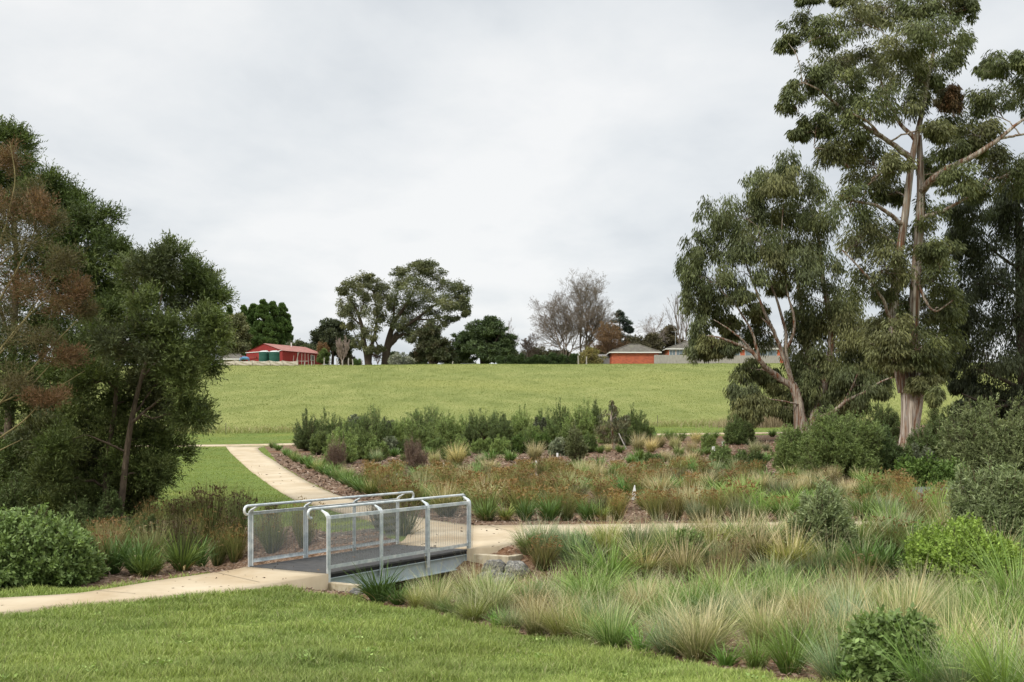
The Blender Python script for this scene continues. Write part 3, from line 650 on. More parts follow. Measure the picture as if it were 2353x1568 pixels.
def bez(a, b, c, n):
    t = np.linspace(0, 1, n)[:, None]; return a*(1-t)**2+2*b*t*(1-t)+c*t*t
def spline(p, n):
    p = np.asarray(p, float); d = np.r_[0, np.cumsum(np.linalg.norm(np.diff(p[:, :3], axis=0), axis=1))]; t = np.linspace(0, d[-1], n)
    q = np.stack([np.interp(t, d, p[:, i]) for i in range(p.shape[1])], -1)
    if n > 8:
        for _ in range(2): q[1:-1] = .25*q[:-2]+.5*q[1:-1]+.25*q[2:]
    return q
def pick(pal, n, rg, jit=.18):
    pal = np.array(pal); w = rg.dirichlet(np.ones(len(pal))*.7, n); c = w@pal
    return np.clip(c*(1+rg.normal(size=(n, 1))*jit), .004, 1)

EUC = [(.108, .128, .045), (.082, .10, .038), (.15, .158, .052), (.118, .135, .06)]
WAT = [(.09, .122, .03), (.062, .09, .026), (.13, .15, .046), (.10, .125, .042)]
DARK = [(.055, .075, .035), (.045, .06, .03), (.08, .095, .042)]
BRN = [(.175, .095, .05), (.145, .085, .045), (.13, .095, .042), (.21, .12, .065)]
GRN = [(.07, .115, .035), (.05, .085, .028), (.095, .135, .045)]

def clump_tree(name, label, cat, Y, base, stems, limbs, clumps, pal, bark, seed, group=None, depth=.7, puffs=13, lpp=90, ll=.22, lw=.05, droop=.6, twig_r=.012,
               twigs=True, fill=.42, pr=.36, extra_pal=None, trunk_n=12, flat=1.0, jitter=0.0, leafless=0.0, sz=1.14, dens=1.75, soft=.3, shoots=0, sl=.4, behind=None):
    """stems and limbs: lists of (x, y, radius m[, metres behind]) in frame units at distance Y; clumps: (x, y, rx, ry[, metres behind])"""
    rg = np.random.default_rng(seed); k = Y/F
    def w(x, y, dy=0): return np.array(pt(x, y, Y))+np.array([(x-CX)/F*dy, dy, (HY-y)/F*dy])
    o = np.array(base if base is not None else w(*stems[0][0][:2]))
    th = thing(name, label, cat, tuple(o), group); wood = []; skel = []
    def add_line(p, rads, n=18, sides=8):
        wood.append(tubes(p[None], rads[None], sides)); skel.extend([(*q, r) for q, r in zip(p, rads)])
    for ln in stems:
        q = spline([(*w(x[0], x[1], x[3] if len(x) > 3 else 0), x[2]) for x in ln], 26); add_line(q[:, :3], q[:, 3], sides=trunk_n)
    for ln in limbs:
        q = spline([(*w(x[0], x[1], x[3] if len(x) > 3 else 0), x[2]) for x in ln], 22)
        q[2:-1, :3] += rg.normal(size=(len(q)-3, 3))*.03*q[2:-1, 3:4]*6
        add_line(q[:, :3], q[:, 3], sides=7)
    xs = np.array([c[0] for c in clumps]); xm = xs.mean(); hw = max(np.abs(xs-xm).max(), 1)
    C_, R_ = [], []
    for c in clumps:
        dy = c[4] if len(c) > 4 else rg.uniform(-1, 1)*depth*hw*k*math.sqrt(max(.12, 1-((c[0]-xm)/(hw*1.1))**2))
        if behind and len(c) < 5 and c[1] > behind[1] and abs(c[0]-behind[0]) < behind[2]: dy = abs(dy)*.6+.55
        x, y = c[0]+rg.normal()*jitter, c[1]+rg.normal()*jitter
        C_.append(w(x, y, dy)); R_.append((c[2]*k*sz, (c[2]+c[3])*.5*k*sz, c[3]*k*sz))
    C_ = np.array(C_); R_ = np.array(R_)
    sk = np.array(skel); order = np.argsort(np.linalg.norm(C_-sk[len(sk)//2, :3], axis=1))
    tw_p, tw_r, LP, LD, LC, LS = [], [], [], [], [], []
    for ci in order:
        c, r = C_[ci], R_[ci]
        d = np.linalg.norm(sk[:, :3]-c, axis=1)+1.6*np.maximum(0, sk[:, 2]-c[2]+.2*r[2]); j = int(np.argmin(d)); a = sk[j, :3]; dist = np.linalg.norm(c-a)
        r0 = min(sk[j, 3]*.62, .014*dist+.022*r[0]+.01)
        mid = (a+c)/2+np.array([0, 0, .12*dist])+rg.normal(size=3)*.07*dist
        p = bez(a, mid, c, 10); p[1:-1] += rg.normal(size=(8, 3))*.02*dist; rr = np.linspace(r0, max(r0*.35, twig_r), 10)
        wood.append(tubes(p[None], rr[None], 5)); sk = np.concatenate([sk, np.c_[p, rr]])
        n = max(4, int(puffs*rg.uniform(.8, 1.2))); u = unit(rg.normal(size=(n, 3))); q = c+u*(rg.uniform(.12, 1, size=(n, 1))**fill)*r
        q[:, 2] = np.where(q[:, 2] < c[2]-.5*r[2], q[:, 2]+.2*r[2], q[:, 2])
        # twigs to the puffs
        st = p[rg.integers(4, 10, n)]; md = (st+q)/2+rg.normal(size=(n, 3))*.12*r[0]; t = np.linspace(0, 1, 5)[None, :, None]
        tw_p.append(st[:, None]*(1-t)**2+2*md[:, None]*t*(1-t)+q[:, None]*t*t); tw_r.append(np.repeat(np.linspace(max(.45*rr[-1], twig_r), twig_r*.5, 5)[None], n, 0))
        pp = extra_pal if (extra_pal is not None and rg.random() < .3) else pal
        pc = pick(pp, n, rg, .16); m = lpp if np.isscalar(lpp) else lpp[ci]
        for i in range(n):
            if rg.random() < leafless: continue
            mm = int(m*dens*rg.uniform(.6, 1.3)); s = pr*r*rg.uniform(.8, 1.3); v = rg.normal(size=(mm, 3)); v = np.where(rg.random((mm, 1)) < 1-soft, unit(v)*(rg.random((mm, 1))**.5), v*.72*np.minimum(1, 1.75/np.maximum(np.linalg.norm(v, axis=1, keepdims=True), 1e-6)))
            if shoots:
                ns, nl = int(shoots*rg.uniform(.7, 1.3)), 11; vv = rg.normal(size=(ns, 3)); vv = unit(vv)*(rg.random((ns, 1))**.5); p0 = q[i]+vv*s*.95
                dd = unit(vv*.8+u[i]*.5+np.array([0, 0, .55])+rg.normal(size=(ns, 3))*.3); tt = np.linspace(0, 1, nl)[None, :, None]; L_ = sl*rg.uniform(.5, 1.3, (ns, 1, 1))
                pp_ = p0[:, None]+dd[:, None]*L_*tt-np.array([0, 0, .12])*L_*tt*tt; ld = unit(dd[:, None]*.8+unit(rg.normal(size=(ns, nl, 3)))*.75); sc_ = (1+rg.normal(size=(ns, 1, 1))*.2)*np.ones((ns, nl, 1))*(.9+.25*tt)
                LP.append(pp_.reshape(-1, 3)); LD.append(ld.reshape(-1, 3)); LC.append(np.clip(pc[i]*sc_.reshape(-1, 1), .004, 1)); LS.append(rg.uniform(.65, 1.25, ns*nl)); continue
            LP.append(q[i]+v*s*np.array([1, 1, flat])); out = unit(v*.6+u[i]*.5+rg.normal(size=(mm, 3))*.55)
            out[:, 2] += -droop*2.0 if droop > 0 else -droop*1.2
            LD.append(unit(out)); LC.append(np.clip(pc[i]*(1+rg.normal(size=(mm, 1))*.22), .004, 1)); LS.append(rg.uniform(.65, 1.25, mm))
    if twigs: wood.append(tubes(np.concatenate(tw_p), np.concatenate(tw_r), 3))
    V, Q, _ = joinm([(v, q) for v, q in wood]); link('trunk', mesh_np('trunk', V-o, Q, smooth=True), bark, th)
    if LP:
        P = np.concatenate(LP); D = np.concatenate(LD); s = np.concatenate(LS)
        V, Q, K = leaf_quads(P, D, ll*s, lw*s*rg.uniform(.8, 1.2, len(s)), np.concatenate(LC), rg); link('crown', mesh_np('crown', V-o, Q, K), M_leaf, th)
    return th

def grow(rg, P, R, n, ang, ratio, up, seg=6, tmin=.25, wig=.06):
    """children for every branch in P (N,S,3)"""
    N, Sg = P.shape[:2]; par = np.repeat(np.arange(N), n); t = rg.uniform(tmin, .98, len(par)); f = t*(Sg-1); i = np.minimum(f.astype(int), Sg-2); fr = (f-i)[:, None]
    st = P[par, i]*(1-fr)+P[par, i+1]*fr; tg = unit(P[par, i+1]-P[par, i]); rr = R[par, i]*(1-fr[:, 0])+R[par, i+1]*fr[:, 0]
    ln = np.linalg.norm(P[par, -1]-P[par, 0], axis=1)*ratio*rg.uniform(.6, 1.15, len(par))*(1.15-.5*t)
    a = rad(ang)*rg.uniform(.6, 1.3, len(par)); pr = unit(np.cross(tg, rg.normal(size=tg.shape))); d = tg*np.cos(a)[:, None]+pr*np.sin(a)[:, None]
    tt = np.linspace(0, 1, seg)[None, :, None]; d2 = unit(d+np.array([0, 0, up]))
    Pn = st[:, None]+ln[:, None, None]*(d[:, None]*tt*(1-.5*tt)+d2[:, None]*.5*tt*tt)
    Pn[:, 1:] += np.cumsum(rg.normal(size=(len(par), seg-1, 3)), axis=1)*wig*ln[:, None, None]/seg
    r0 = np.minimum(rr*.7, ln*.02+.004); Rn = r0[:, None]*np.linspace(1, .35, seg)[None]
    return Pn, Rn
def bare_tree(name, label, x, yb, yt, Y, col, seed, spread=28, levels=((8, .62), (7, .5), (6, .5), (4, .55)), r=.28, up=.5, rmin=.018, stems=1, group=None, leaf=None, hook=None):
    rg = np.random.default_rng(seed); b = np.array(pt(x, yb, Y)); b[2] = min(b[2], float(H(b[0], b[1]))+.1); h = (yb-yt)/F*Y
    th = thing(name, label, 'tree', tuple(b), group); P, R = [], []
    for i in range(stems):
        ln = h*rg.uniform(.7, .8) if stems == 1 else h*rg.uniform(.6, .85); a = rg.uniform(0, 6.28); tl = .04 if stems == 1 else rg.uniform(.1, .38); t = np.linspace(0, 1, 8)
        d = np.array([math.cos(a)*tl, math.sin(a)*tl, 1]); p = b+t[:, None]*ln*d+np.cumsum(rg.normal(size=(8, 3))*[1, 1, 0], axis=0)*.012*ln; p[0] = b
        P.append(p); R.append(r/math.sqrt(stems)*np.linspace(1, .3, 8))
    P, R = np.array(P), np.array(R); w = [tubes(P, R, 7)]
    for li, (n, ra) in enumerate(levels):
        P, R = grow(rg, P, R, n, spread*(1 if li == 0 else 1.15), ra, up, tmin=.22 if li == 0 else .2); R = np.maximum(R, rmin*(1 if li < 2 else .75)); w.append(tubes(P, R, 5 if li == 0 else 3))
    V, Q, _ = joinm([(v, q) for v, q in w])
    c = np.array(col)[None]*np.ones((len(V), 1)); link('trunk', mesh_np('trunk', V-b, Q, c), M_twig, th)
    if leaf:
        pal, n, L, Wl = leaf; e = P[rg.integers(0, len(P), n), rg.integers(2, 6, n)]+rg.normal(size=(n, 3))*L*.6
        V, Q, K = leaf_quads(e, unit(rg.normal(size=(n, 3))), L*rg.uniform(.6, 1.2, n), Wl*np.ones(n), pick(pal, n, rg), rg); link('crown', mesh_np('crown', V-b, Q, K), M_leaf, th)
    return th

def dome(x, yt, yb, hw, n, rg, s=.3, low=.25, cone=0.0):
    out = []
    h = yb-yt
    for i in range(n):
        v = rg.uniform(low, 1); a = rg.uniform(-1, 1)
        wd = math.sqrt(max(0, 1-((v-.45)/.56)**2)) if not cone else (1-v)**.6*1.1
        wd = max(wd, .1); rr = s*hw*(1 if not cone else max(.35, 1.1-v))
        out.append((x+a*max(hw*wd-rr*.6, 1), yb-v*h*(1-rr*.5/h), rr, rr*.8, None if False else rg.uniform(-1, 1)*max(hw*wd-rr*.6, 1)*math.sqrt(max(.1, 1-a*a))))
    return out
M_barkd = ramp_mat('dark_bark', [(.3, (.045, .034, .026)), (.6, (.09, .068, .05)), (.8, (.15, .115, .085))], 6, 8, .95, stretch=(3, 3, .6), bump=.5)
M_barkw = ramp_mat('wattle_bark', [(.3, (.05, .038, .028)), (.55, (.12, .09, .062)), (.8, (.2, .16, .11))], 9, 8, .95, stretch=(2, 2, .5), bump=.5)
M_barko = ramp_mat('olive_branch', [(.3, (.14, .115, .05)), (.55, (.235, .195, .09)), (.8, (.33, .28, .15))], 9, 6, .95, stretch=(2, 2, .6))
def euc_bark(name, sc=1.0, pale=(.52, .46, .38), red=(.20, .085, .04)):
    m = mat(name, rough=.8, spec=.2); N, L, b = nodes(m); tc = N.new('ShaderNodeTexCoord')
    def nz(scale, st, det=8, dist=0.5, loc=0):
        mp = N.new('ShaderNodeMapping'); mp.inputs['Scale'].default_value = st; mp.inputs['Location'].default_value = (loc, loc*2, loc); L.new(tc.outputs['Object'], mp.inputs[0])
        n = N.new('ShaderNodeTexNoise'); n.inputs['Scale'].default_value = scale; n.inputs['Detail'].default_value = det; n.inputs['Distortion'].default_value = dist; L.new(mp.outputs[0], n.inputs['Vector']); return n
    n1 = nz(1.6*sc, (4.5, 4.5, .28)); r = N.new('ShaderNodeValToRGB'); e = r.color_ramp.elements
    e[0].position = .30; e[0].color = (*red, 1); e[1].position = .68; e[1].color = (*pale, 1)
    for p, c in ((.42, (.15, .09, .06)), (.47, (.31, .215, .15)), (.53, (.27, .245, .215)), (.58, (.41, .345, .275))): q = e.new(p); q.color = (*c, 1)
    L.new(n1.outputs['Fac'], r.inputs[0])
    n2 = nz(6*sc, (3, 3, .15), 5, 0, 4.0); mr = N.new('ShaderNodeMapRange'); mr.inputs['From Min'].default_value = .56; mr.inputs['From Max'].default_value = .62; mr.inputs['To Max'].default_value = .75
    L.new(n2.outputs['Fac'], mr.inputs['Value']); mx = N.new('ShaderNodeMix'); mx.data_type = 'RGBA'; mx.inputs[7].default_value = (.10, .06, .04, 1)
    L.new(mr.outputs[0], mx.inputs['Factor']); L.new(r.outputs[0], mx.inputs[6]); L.new(mx.outputs[2], b.inputs['Base Color'])
    bp_ = N.new('ShaderNodeBump'); bp_.inputs['Strength'].default_value = .8; bp_.inputs['Distance'].default_value = .05; L.new(n1.outputs['Fac'], bp_.inputs['Height']); L.new(bp_.outputs[0], b.inputs['Normal'])
    return m
M_euc = euc_bark('peeling_eucalypt_bark', 1.0, pale=(.56, .50, .43))
M_euc2 = euc_bark('smooth_eucalypt_bark', 1.3, pale=(.50, .43, .33), red=(.27, .10, .045))

# ------------------------------------------------------------------ the tall eucalypt
Y1 = at(2083, 1052).y
T1_st = [[(2080, 1062, .62), (2084, 1040, .50), (2089, 1000, .46), (2095, 940, .53), (2097, 890, .62), (2092, 868, .60)],
         [(2082, 900, .42), (2070, 850, .38), (2055, 790, .29), (2051, 740, .25), (2055, 663, .22), (2066, 580, .205), (2080, 502, .195), (2087, 440, .185), (2094, 366, .17), (2103, 322, .15), (2113, 289, .13), (2125, 234, .13), (2130, 183, .11), (2149, 110, .08), (2153, 73, .06), (2142, 30, .05), (2130, -20, .03)],
         [(2108, 900, .40, .3), (2100, 830, .34, .5), (2096, 773, .31, .5), (2105, 638, .27, .5), (2110, 560, .25, .4), (2117, 454, .22, .4), (2114, 366, .17, .3), (2112, 311, .13, .3)]]
T1_lb = [[(2094, 366, .17), (2072, 344, .13), (2043, 326, .12), (1999, 300, .11), (1951, 264, .09, -1), (1907, 227, .07, -1.5), (1878, 201, .05, -2), (1842, 190, .03, -2)],
         [(2103, 322, .13), (2098, 311, .12), (2069, 289, .10), (2043, 234, .08, 1), (2021, 176, .05, 1.5), (2000, 110, .035, 1.5)],
         [(2119, 440, .22, .3), (2135, 420, .19, -.5), (2175, 385, .17, -1), (2226, 366, .15, -1.5), (2270, 337, .13, -2), (2299, 319, .11, -2), (2325, 293, .08, -2), (2360, 268, .06, -2), (2420, 230, .04, -2)],
         [(2299, 319, .07, -2), (2340, 311, .06, -1), (2400, 300, .04, 0)],
         [(2076, 520, .13), (2043, 491, .10, -.5), (2014, 472, .09, -1), (1970, 465, .07, -1.5), (1933, 450, .04, -2)],
         [(2094, 366, .13, -.2), (2060, 340, .10, -1), (2030, 318, .08, -2), (1995, 280, .06, -2.5), (1960, 262, .04, -3)],
         [(2118, 500, .12, .3), (2164, 487, .09), (2211, 461, .07, -.5), (2263, 432, .04, -1)],
         [(2055, 760, .10), (2030, 690, .08, -1), (1998, 640, .06, -1.5), (1960, 600, .04, -2), (1935, 575, .03, -2)],
         [(1951, 386, .06, -1), (1930, 365, .05, -1), (1905, 345, .035, -1.5), (1870, 340, .02, -1.5)],
         [(1842, 190, .03, -2), (1840, 160, .025, -2), (1830, 125, .02, -2), (1812, 100, .012, -2)],
         [(2105, 640, .1, .4), (2130, 700, .07), (2150, 720, .05, -.5), (2190, 690, .03, -1)]]
T1_cl = [(1860, 0, 22, 12), (1930, 2, 22, 10), (1840, 72, 42, 30), (1812, 98, 22, 16), (1905, 72, 42, 38), (1965, 50, 48, 40), (2040, 25, 52, 32), (2110, 18, 40, 28), (2170, 12, 40, 26), (2213, 26, 24, 26), (2140, 70, 60, 40), (2185, 100, 34, 48), (2060, 105, 56, 40), (1985, 120, 55, 40), (1910, 148, 55, 36),
         (1850, 185, 34, 34), (1922, 190, 52, 40), (2010, 185, 58, 45), (2080, 160, 46, 45), (2150, 160, 44, 42), (1815, 228, 24, 26), (2000, 245, 66, 42), (2070, 238, 56, 42), (1935, 236, 40, 26), (2150, 212, 22, 36), (1868, 282, 36, 30), (1838, 306, 24, 16), (1965, 300, 46, 32), (1925, 345, 42, 34), (1990, 362, 56, 38), (2050, 380, 34, 28),
         (2195, 288, 48, 36), (2240, 305, 42, 34), (2272, 235, 42, 32), (2320, 222, 46, 36), (2290, 150, 36, 26), (2265, 160, 20, 16), (2342, 136, 22, 22), (2190, 340, 40, 34), (2150, 300, 26, 22), (2225, 340, 30, 20), (2140, 390, 26, 28), (2390, 250, 40, 40), (2380, 180, 40, 40),
         (2200, 425, 42, 32), (2165, 400, 26, 20), (2250, 440, 40, 30), (2275, 375, 42, 38), (2330, 395, 40, 44), (1990, 430, 56, 40), (1955, 470, 52, 44), (2045, 440, 36, 34), (2020, 540, 56, 46), (1975, 540, 50, 44), (2125, 500, 34, 44), (2135, 560, 44, 50), (2090, 620, 40, 46), (2150, 640, 44, 44), (2160, 580, 36, 34), (2035, 620, 52, 50), (2000, 660, 46, 44), (2060, 700, 34, 40),
         (2110, 715, 56, 40), (2150, 770, 52, 44), (2090, 790, 60, 46), (2045, 810, 44, 40), (2128, 828, 50, 28), (2066, 838, 44, 20), (2160, 850, 30, 32), (2025, 740, 36, 40), (2185, 700, 36, 30), (2148, 905, 14, 22), (2118, 880, 26, 22, -1), (2056, 768, 40, 36, -1.3), (2112, 800, 50, 38, -1.3), (2062, 826, 40, 22, -1.1), (2112, 832, 40, 18, -1.1), (2030, 800, 40, 36, -1)]
clump_tree('eucalyptus_tree', 'tallest eucalypt, with a thick streaked trunk and high open crown', 'tree', Y1, (*gr(2083, Y1),), T1_st, T1_lb, T1_cl, EUC, M_euc, 21, depth=.55, puffs=14, sz=1.14, dens=1.6, soft=.5, twig_r=.02, behind=(2090, 395, 50), lpp=105, ll=.25, lw=.06, droop=.62, jitter=3, pr=.34,
           extra_pal=[(.18, .18, .075), (.15, .16, .07), (.12, .125, .05)])
clump_tree('mistletoe', 'rusty brown rounded mistletoe clump high in the tall eucalypt', 'mistletoe', Y1-2, None, [[(2192, 270, .06), (2188, 245, .04), (2183, 220, .03)]], [], [(2183, 212, 22, 16), (2198, 232, 20, 22), (2172, 232, 18, 20)], [(.14, .07, .03), (.10, .06, .03), (.09, .085, .04)], M_barkd, 22, puffs=14, lpp=110, ll=.16, lw=.05)

# ------------------------------------------------------------------ spreading eucalypt with several limbs
Y2 = 75.0
T2_st = [[(1846, 1005, .62), (1842, 985, .52), (1836, 950, .38), (1834, 920, .32), (1826, 895, .30), (1820, 883, .28)], [(1866, 1005, .55, .4), (1872, 960, .42, .5), (1885, 915, .34, .7), (1907, 836, .26, 1), (1911, 792, .23, 1), (1908, 722, .20, 1), (1893, 663, .17, 1), (1885, 590, .13, 1), (1880, 539, .10, 1), (1860, 470, .06, .6)],
         [(1860, 1005, .5, .5), (1858, 940, .34, 1.2), (1864, 860, .26, 2), (1850, 780, .2, 2.6), (1840, 690, .15, 3), (1825, 600, .10, 3)]]
T2_lb = [[(1824, 889, .24), (1798, 876, .21), (1765, 850, .18, -.5), (1746, 828, .16, -1), (1728, 806, .13, -1), (1684, 788, .09, -1.5), (1647, 773, .06, -2), (1625, 772, .03, -2)],
         [(1820, 883, .20), (1812, 847, .16, -.2), (1798, 817, .14, -.4), (1783, 773, .12, -.5), (1761, 730, .10, -1), (1750, 700, .085, -1), (1735, 663, .07, -1), (1720, 620, .05, -1), (1700, 560, .03, -1)],
         [(1815, 860, .14), (1809, 839, .13), (1805, 795, .12), (1809, 773, .11), (1798, 733, .10), (1783, 682, .08), (1765, 641, .06), (1750, 580, .04), (1742, 520, .03)],
         [(1808, 800, .11), (1812, 795, .11), (1827, 766, .10, -.5), (1827, 733, .085, -.8), (1812, 682, .07, -1), (1805, 656, .055, -1), (1800, 600, .04, -1), (1795, 540, .03, -1), (1802, 440, .02, -.6)],
         [(1880, 965, .2), (1896, 955, .17, -.6), (1915, 950, .14, -1), (1940, 923, .12, -1.5), (1981, 905, .09, -2), (2025, 876, .06, -2.2), (2080, 858, .03, -2.4)],
         [(1940, 923, .08, -1.5), (1958, 890, .06, -1.8), (1970, 860, .04, -2)],
         [(1746, 828, .11, -1), (1738, 795, .09, -1.2), (1727, 760, .075, -1.5), (1713, 737, .06, -1.6), (1690, 700, .05, -1.8), (1660, 672, .03, -2)],
         [(1728, 806, .08, -1), (1700, 775, .06, -1.2), (1668, 752, .045, -1.2), (1640, 735, .03, -1.3)],
         [(1783, 773, .07, -.5), (1765, 745, .06, 0), (1735, 715, .05, .5), (1705, 690, .04, .8), (1680, 650, .02, 1)],
         [(1834, 930, .06, -.3), (1800, 922, .05, -.8), (1770, 918, .035, -1.2), (1740, 905, .02, -1.6)]]
T2_cl = [(1805, 385, 30, 32), (1735, 432, 40, 34), (1790, 425, 40, 36), (1850, 425, 42, 38), (1770, 475, 50, 40), (1655, 500, 40, 38), (1705, 500, 42, 40), (1840, 480, 50, 44), (1895, 490, 46, 46), (1612, 565, 36, 40), (1670, 570, 50, 44), (1735, 545, 50, 46), (1800, 545, 50, 46), (1860, 555, 46, 46), (1590, 618, 26, 38), (1635, 635, 46, 44), (1705, 625, 46, 40), (1768, 615, 40, 36), (1830, 620, 40, 40), (1890, 610, 42, 46),
         (1598, 685, 28, 38), (1640, 700, 34, 30), (1606, 750, 26, 38), (1612, 800, 24, 28), (1640, 800, 26, 24), (1700, 690, 28, 22), (1668, 745, 24, 20), (1690, 760, 22, 24), (1745, 770, 26, 40, 1.5), (1735, 720, 24, 24, 1), (1790, 660, 20, 18), (1880, 690, 48, 50, 1), (1850, 740, 34, 44, 2), (1930, 700, 44, 48, 1), (1895, 780, 50, 48), (1950, 760, 44, 46), (1870, 840, 36, 44), (1930, 845, 52, 46), (1990, 820, 46, 44), (1960, 890, 46, 34), (1900, 895, 44, 42), (1870, 910, 34, 46), (2020, 850, 36, 34), (2000, 780, 40, 40),
         (1722, 855, 26, 24), (1710, 895, 28, 32), (1722, 930, 30, 26), (1702, 945, 18, 22), (1728, 955, 14, 18), (1800, 900, 30, 26, 1.5), (1785, 935, 26, 20, 1), (1815, 950, 28, 22), (1870, 955, 34, 26), (1915, 935, 34, 26, .5), (1960, 930, 28, 22), (1850, 900, 28, 36, 1), (1845, 820, 36, 46, 2.6), (1872, 880, 36, 46, 2.4), (1905, 850, 46, 46, 1.8), (1955, 800, 46, 46, 1.2), (1985, 872, 46, 36, .3), (1850, 752, 34, 40, 2.4), (1890, 930, 40, 36, 1.2), (1962, 925, 40, 28, .2), (2015, 895, 34, 28, -.3), (1925, 740, 40, 44, 1), (1770, 870, 20, 22, 2), (1675, 800, 18, 16)]
clump_tree('eucalyptus_tree', 'spreading eucalypt with many pale limbs fanning left from a rusty base', 'tree', Y2, (*gr(1852, Y2),), T2_st, T2_lb, T2_cl, [(.105, .125, .046), (.08, .10, .04), (.145, .152, .052), (.115, .135, .066)], M_euc2, 31, depth=.45, behind=(1838, 868, 48), puffs=14, sz=1.2, dens=1.9, soft=.45, lpp=105, ll=.30, lw=.065, droop=.95, jitter=2, pr=.36, extra_pal=[(.185, .185, .072), (.15, .16, .066)])

# ------------------------------------------------------------------ dark eucalypt at the right edge
Y3 = 66.0
T3_cl = [(2330, 425, 40, 45), (2285, 465, 46, 40), (2225, 485, 38, 32), (2320, 525, 50, 45), (2255, 555, 48, 44), (2205, 560, 26, 30), (2345, 600, 50, 55), (2285, 640, 56, 50), (2235, 655, 40, 42), (2200, 715, 34, 34), (2260, 735, 56, 48), (2335, 725, 50, 55), (2200, 790, 34, 38), (2275, 815, 56, 46), (2345, 830, 50, 50), (2215, 850, 36, 28), (2290, 885, 56, 36), (2345, 915, 50, 40), (2250, 905, 34, 24), (2400, 500, 50, 60), (2410, 640, 50, 60), (2420, 780, 50, 60), (2400, 900, 50, 50), (2205, 895, 18, 20), (2300, 940, 40, 22), (2215, 935, 18, 14), (2330, 470, 34, 34), (2190, 745, 22, 26)]
clump_tree('eucalyptus_tree', 'dark dense eucalypt with hanging foliage at the right edge of the view', 'tree', Y3, (*gr(2360, Y3),), [[(2365, 1060, .5), (2360, 950, .42), (2350, 800, .36), (2345, 650, .28), (2340, 500, .18), (2335, 400, .08)]],
           [[(2355, 900, .15), (2300, 870, .1, -1), (2250, 850, .06, -1.5)], [(2346, 680, .12), (2290, 650, .08, -1), (2240, 655, .05, -1)], [(2358, 930, .1), (2280, 935, .07, -1.5), (2210, 905, .04, -2)], [(2344, 620, .1), (2290, 585, .07, -.5), (2230, 520, .04)]], T3_cl, [(.052, .064, .03), (.042, .052, .026), (.07, .08, .036)], M_barkd, 41, depth=.8, puffs=13, lpp=110, ll=.26, lw=.06, droop=.9, sz=1.25, dens=2.2, soft=.45)
# ------------------------------------------------------------------ trees at the left edge
YW = 28.0
W1 = [(300, 790, 50, 40), (210, 800, 46, 44), (335, 820, 46, 36), (240, 745, 40, 36), (170, 850, 44, 44), (90, 1010, 40, 40), (345, 612, 46, 30), (400, 618, 36, 36), (452, 648, 34, 36), (484, 690, 22, 36), (310, 655, 42, 42), (380, 680, 52, 44), (440, 725, 44, 40), (492, 765, 24, 40), (340, 750, 52, 44), (410, 790, 52, 44), (470, 830, 36, 30), (280, 735, 44, 44), (270, 815, 52, 46), (350, 850, 52, 44), (420, 872, 38, 34), (220, 875, 44, 42), (300, 915, 50, 40), (380, 940, 50, 36), (440, 955, 30, 28), (190, 950, 42, 40), (250, 975, 42, 40), (330, 1005, 46, 34), (395, 1035, 30, 30), (150, 1020, 36, 36), (205, 1045, 40, 36), (285, 1070, 40, 32), (352, 1085, 34, 22), (170, 1100, 36, 26), (250, 1120, 34, 28), (325, 1125, 26, 24), (300, 1165, 38, 22), (205, 1160, 34, 24), (135, 1170, 34, 22), (120, 1100, 34, 30)]
clump_tree('wattle_tree', 'dark green wattle with two slim trunks beside the bridge path', 'tree', YW, (*gr(262, YW),), [[(262, 1245, .115), (268, 1210, .10), (278, 1167, .085), (284, 1110, .08), (290, 1046, .075), (302, 965, .065), (310, 925, .055), (330, 850, .045), (355, 760, .035), (372, 680, .02), (380, 610, .01)],
            [(244, 1235, .085, .5), (242, 1118, .075, .6), (250, 1030, .065, .6), (264, 945, .055, .5), (270, 850, .045, .4), (290, 740, .03, .2), (310, 660, .015)]],
           [[(300, 975, .04), (340, 940, .035, -.2), (375, 915, .025, -.4), (420, 880, .012, -.6)], [(292, 1040, .03), (250, 1020, .025, -.3), (200, 1000, .015, -.5)], [(325, 870, .03), (380, 810, .022, .2), (450, 740, .012, .3)], [(268, 900, .035, .5), (230, 850, .025, .2), (200, 850, .014)], [(304, 960, .03), (360, 880, .02, .5), (450, 840, .01, .6)]],
           W1, WAT, M_barkw, 51, depth=.75, puffs=14, shoots=46, sl=.34, behind=(275, 890, 75), dens=1, sz=1.18, lpp=150, ll=.095, lw=.024, droop=-.25, twig_r=.004, jitter=3, extra_pal=[(.10, .105, .04), (.085, .10, .045)])
W2 = [(8, 332, 40, 26), (42, 372, 26, 40), (-25, 395, 50, 55), (100, 440, 36, 26), (60, 465, 50, 44), (160, 482, 36, 26), (222, 508, 30, 28), (0, 520, 60, 55), (120, 545, 56, 44), (200, 575, 56, 48), (252, 575, 22, 34), (60, 615, 60, 55), (150, 645, 60, 50), (232, 655, 46, 48), (-30, 680, 60, 60), (80, 735, 60, 55), (180, 745, 60, 54), (0, 830, 60, 55), (120, 845, 60, 54), (200, 830, 46, 44), (60, 945, 56, 44), (140, 945, 46, 44), (20, 1045, 54, 44), (95, 1040, 46, 44), (-40, 980, 50, 60), (55, 1120, 54, 34), (0, 1130, 50, 40), (-60, 560, 50, 60), (-60, 820, 50, 60), (100, 1105, 40, 30), (285, 600, 20, 22), (265, 700, 36, 40)]
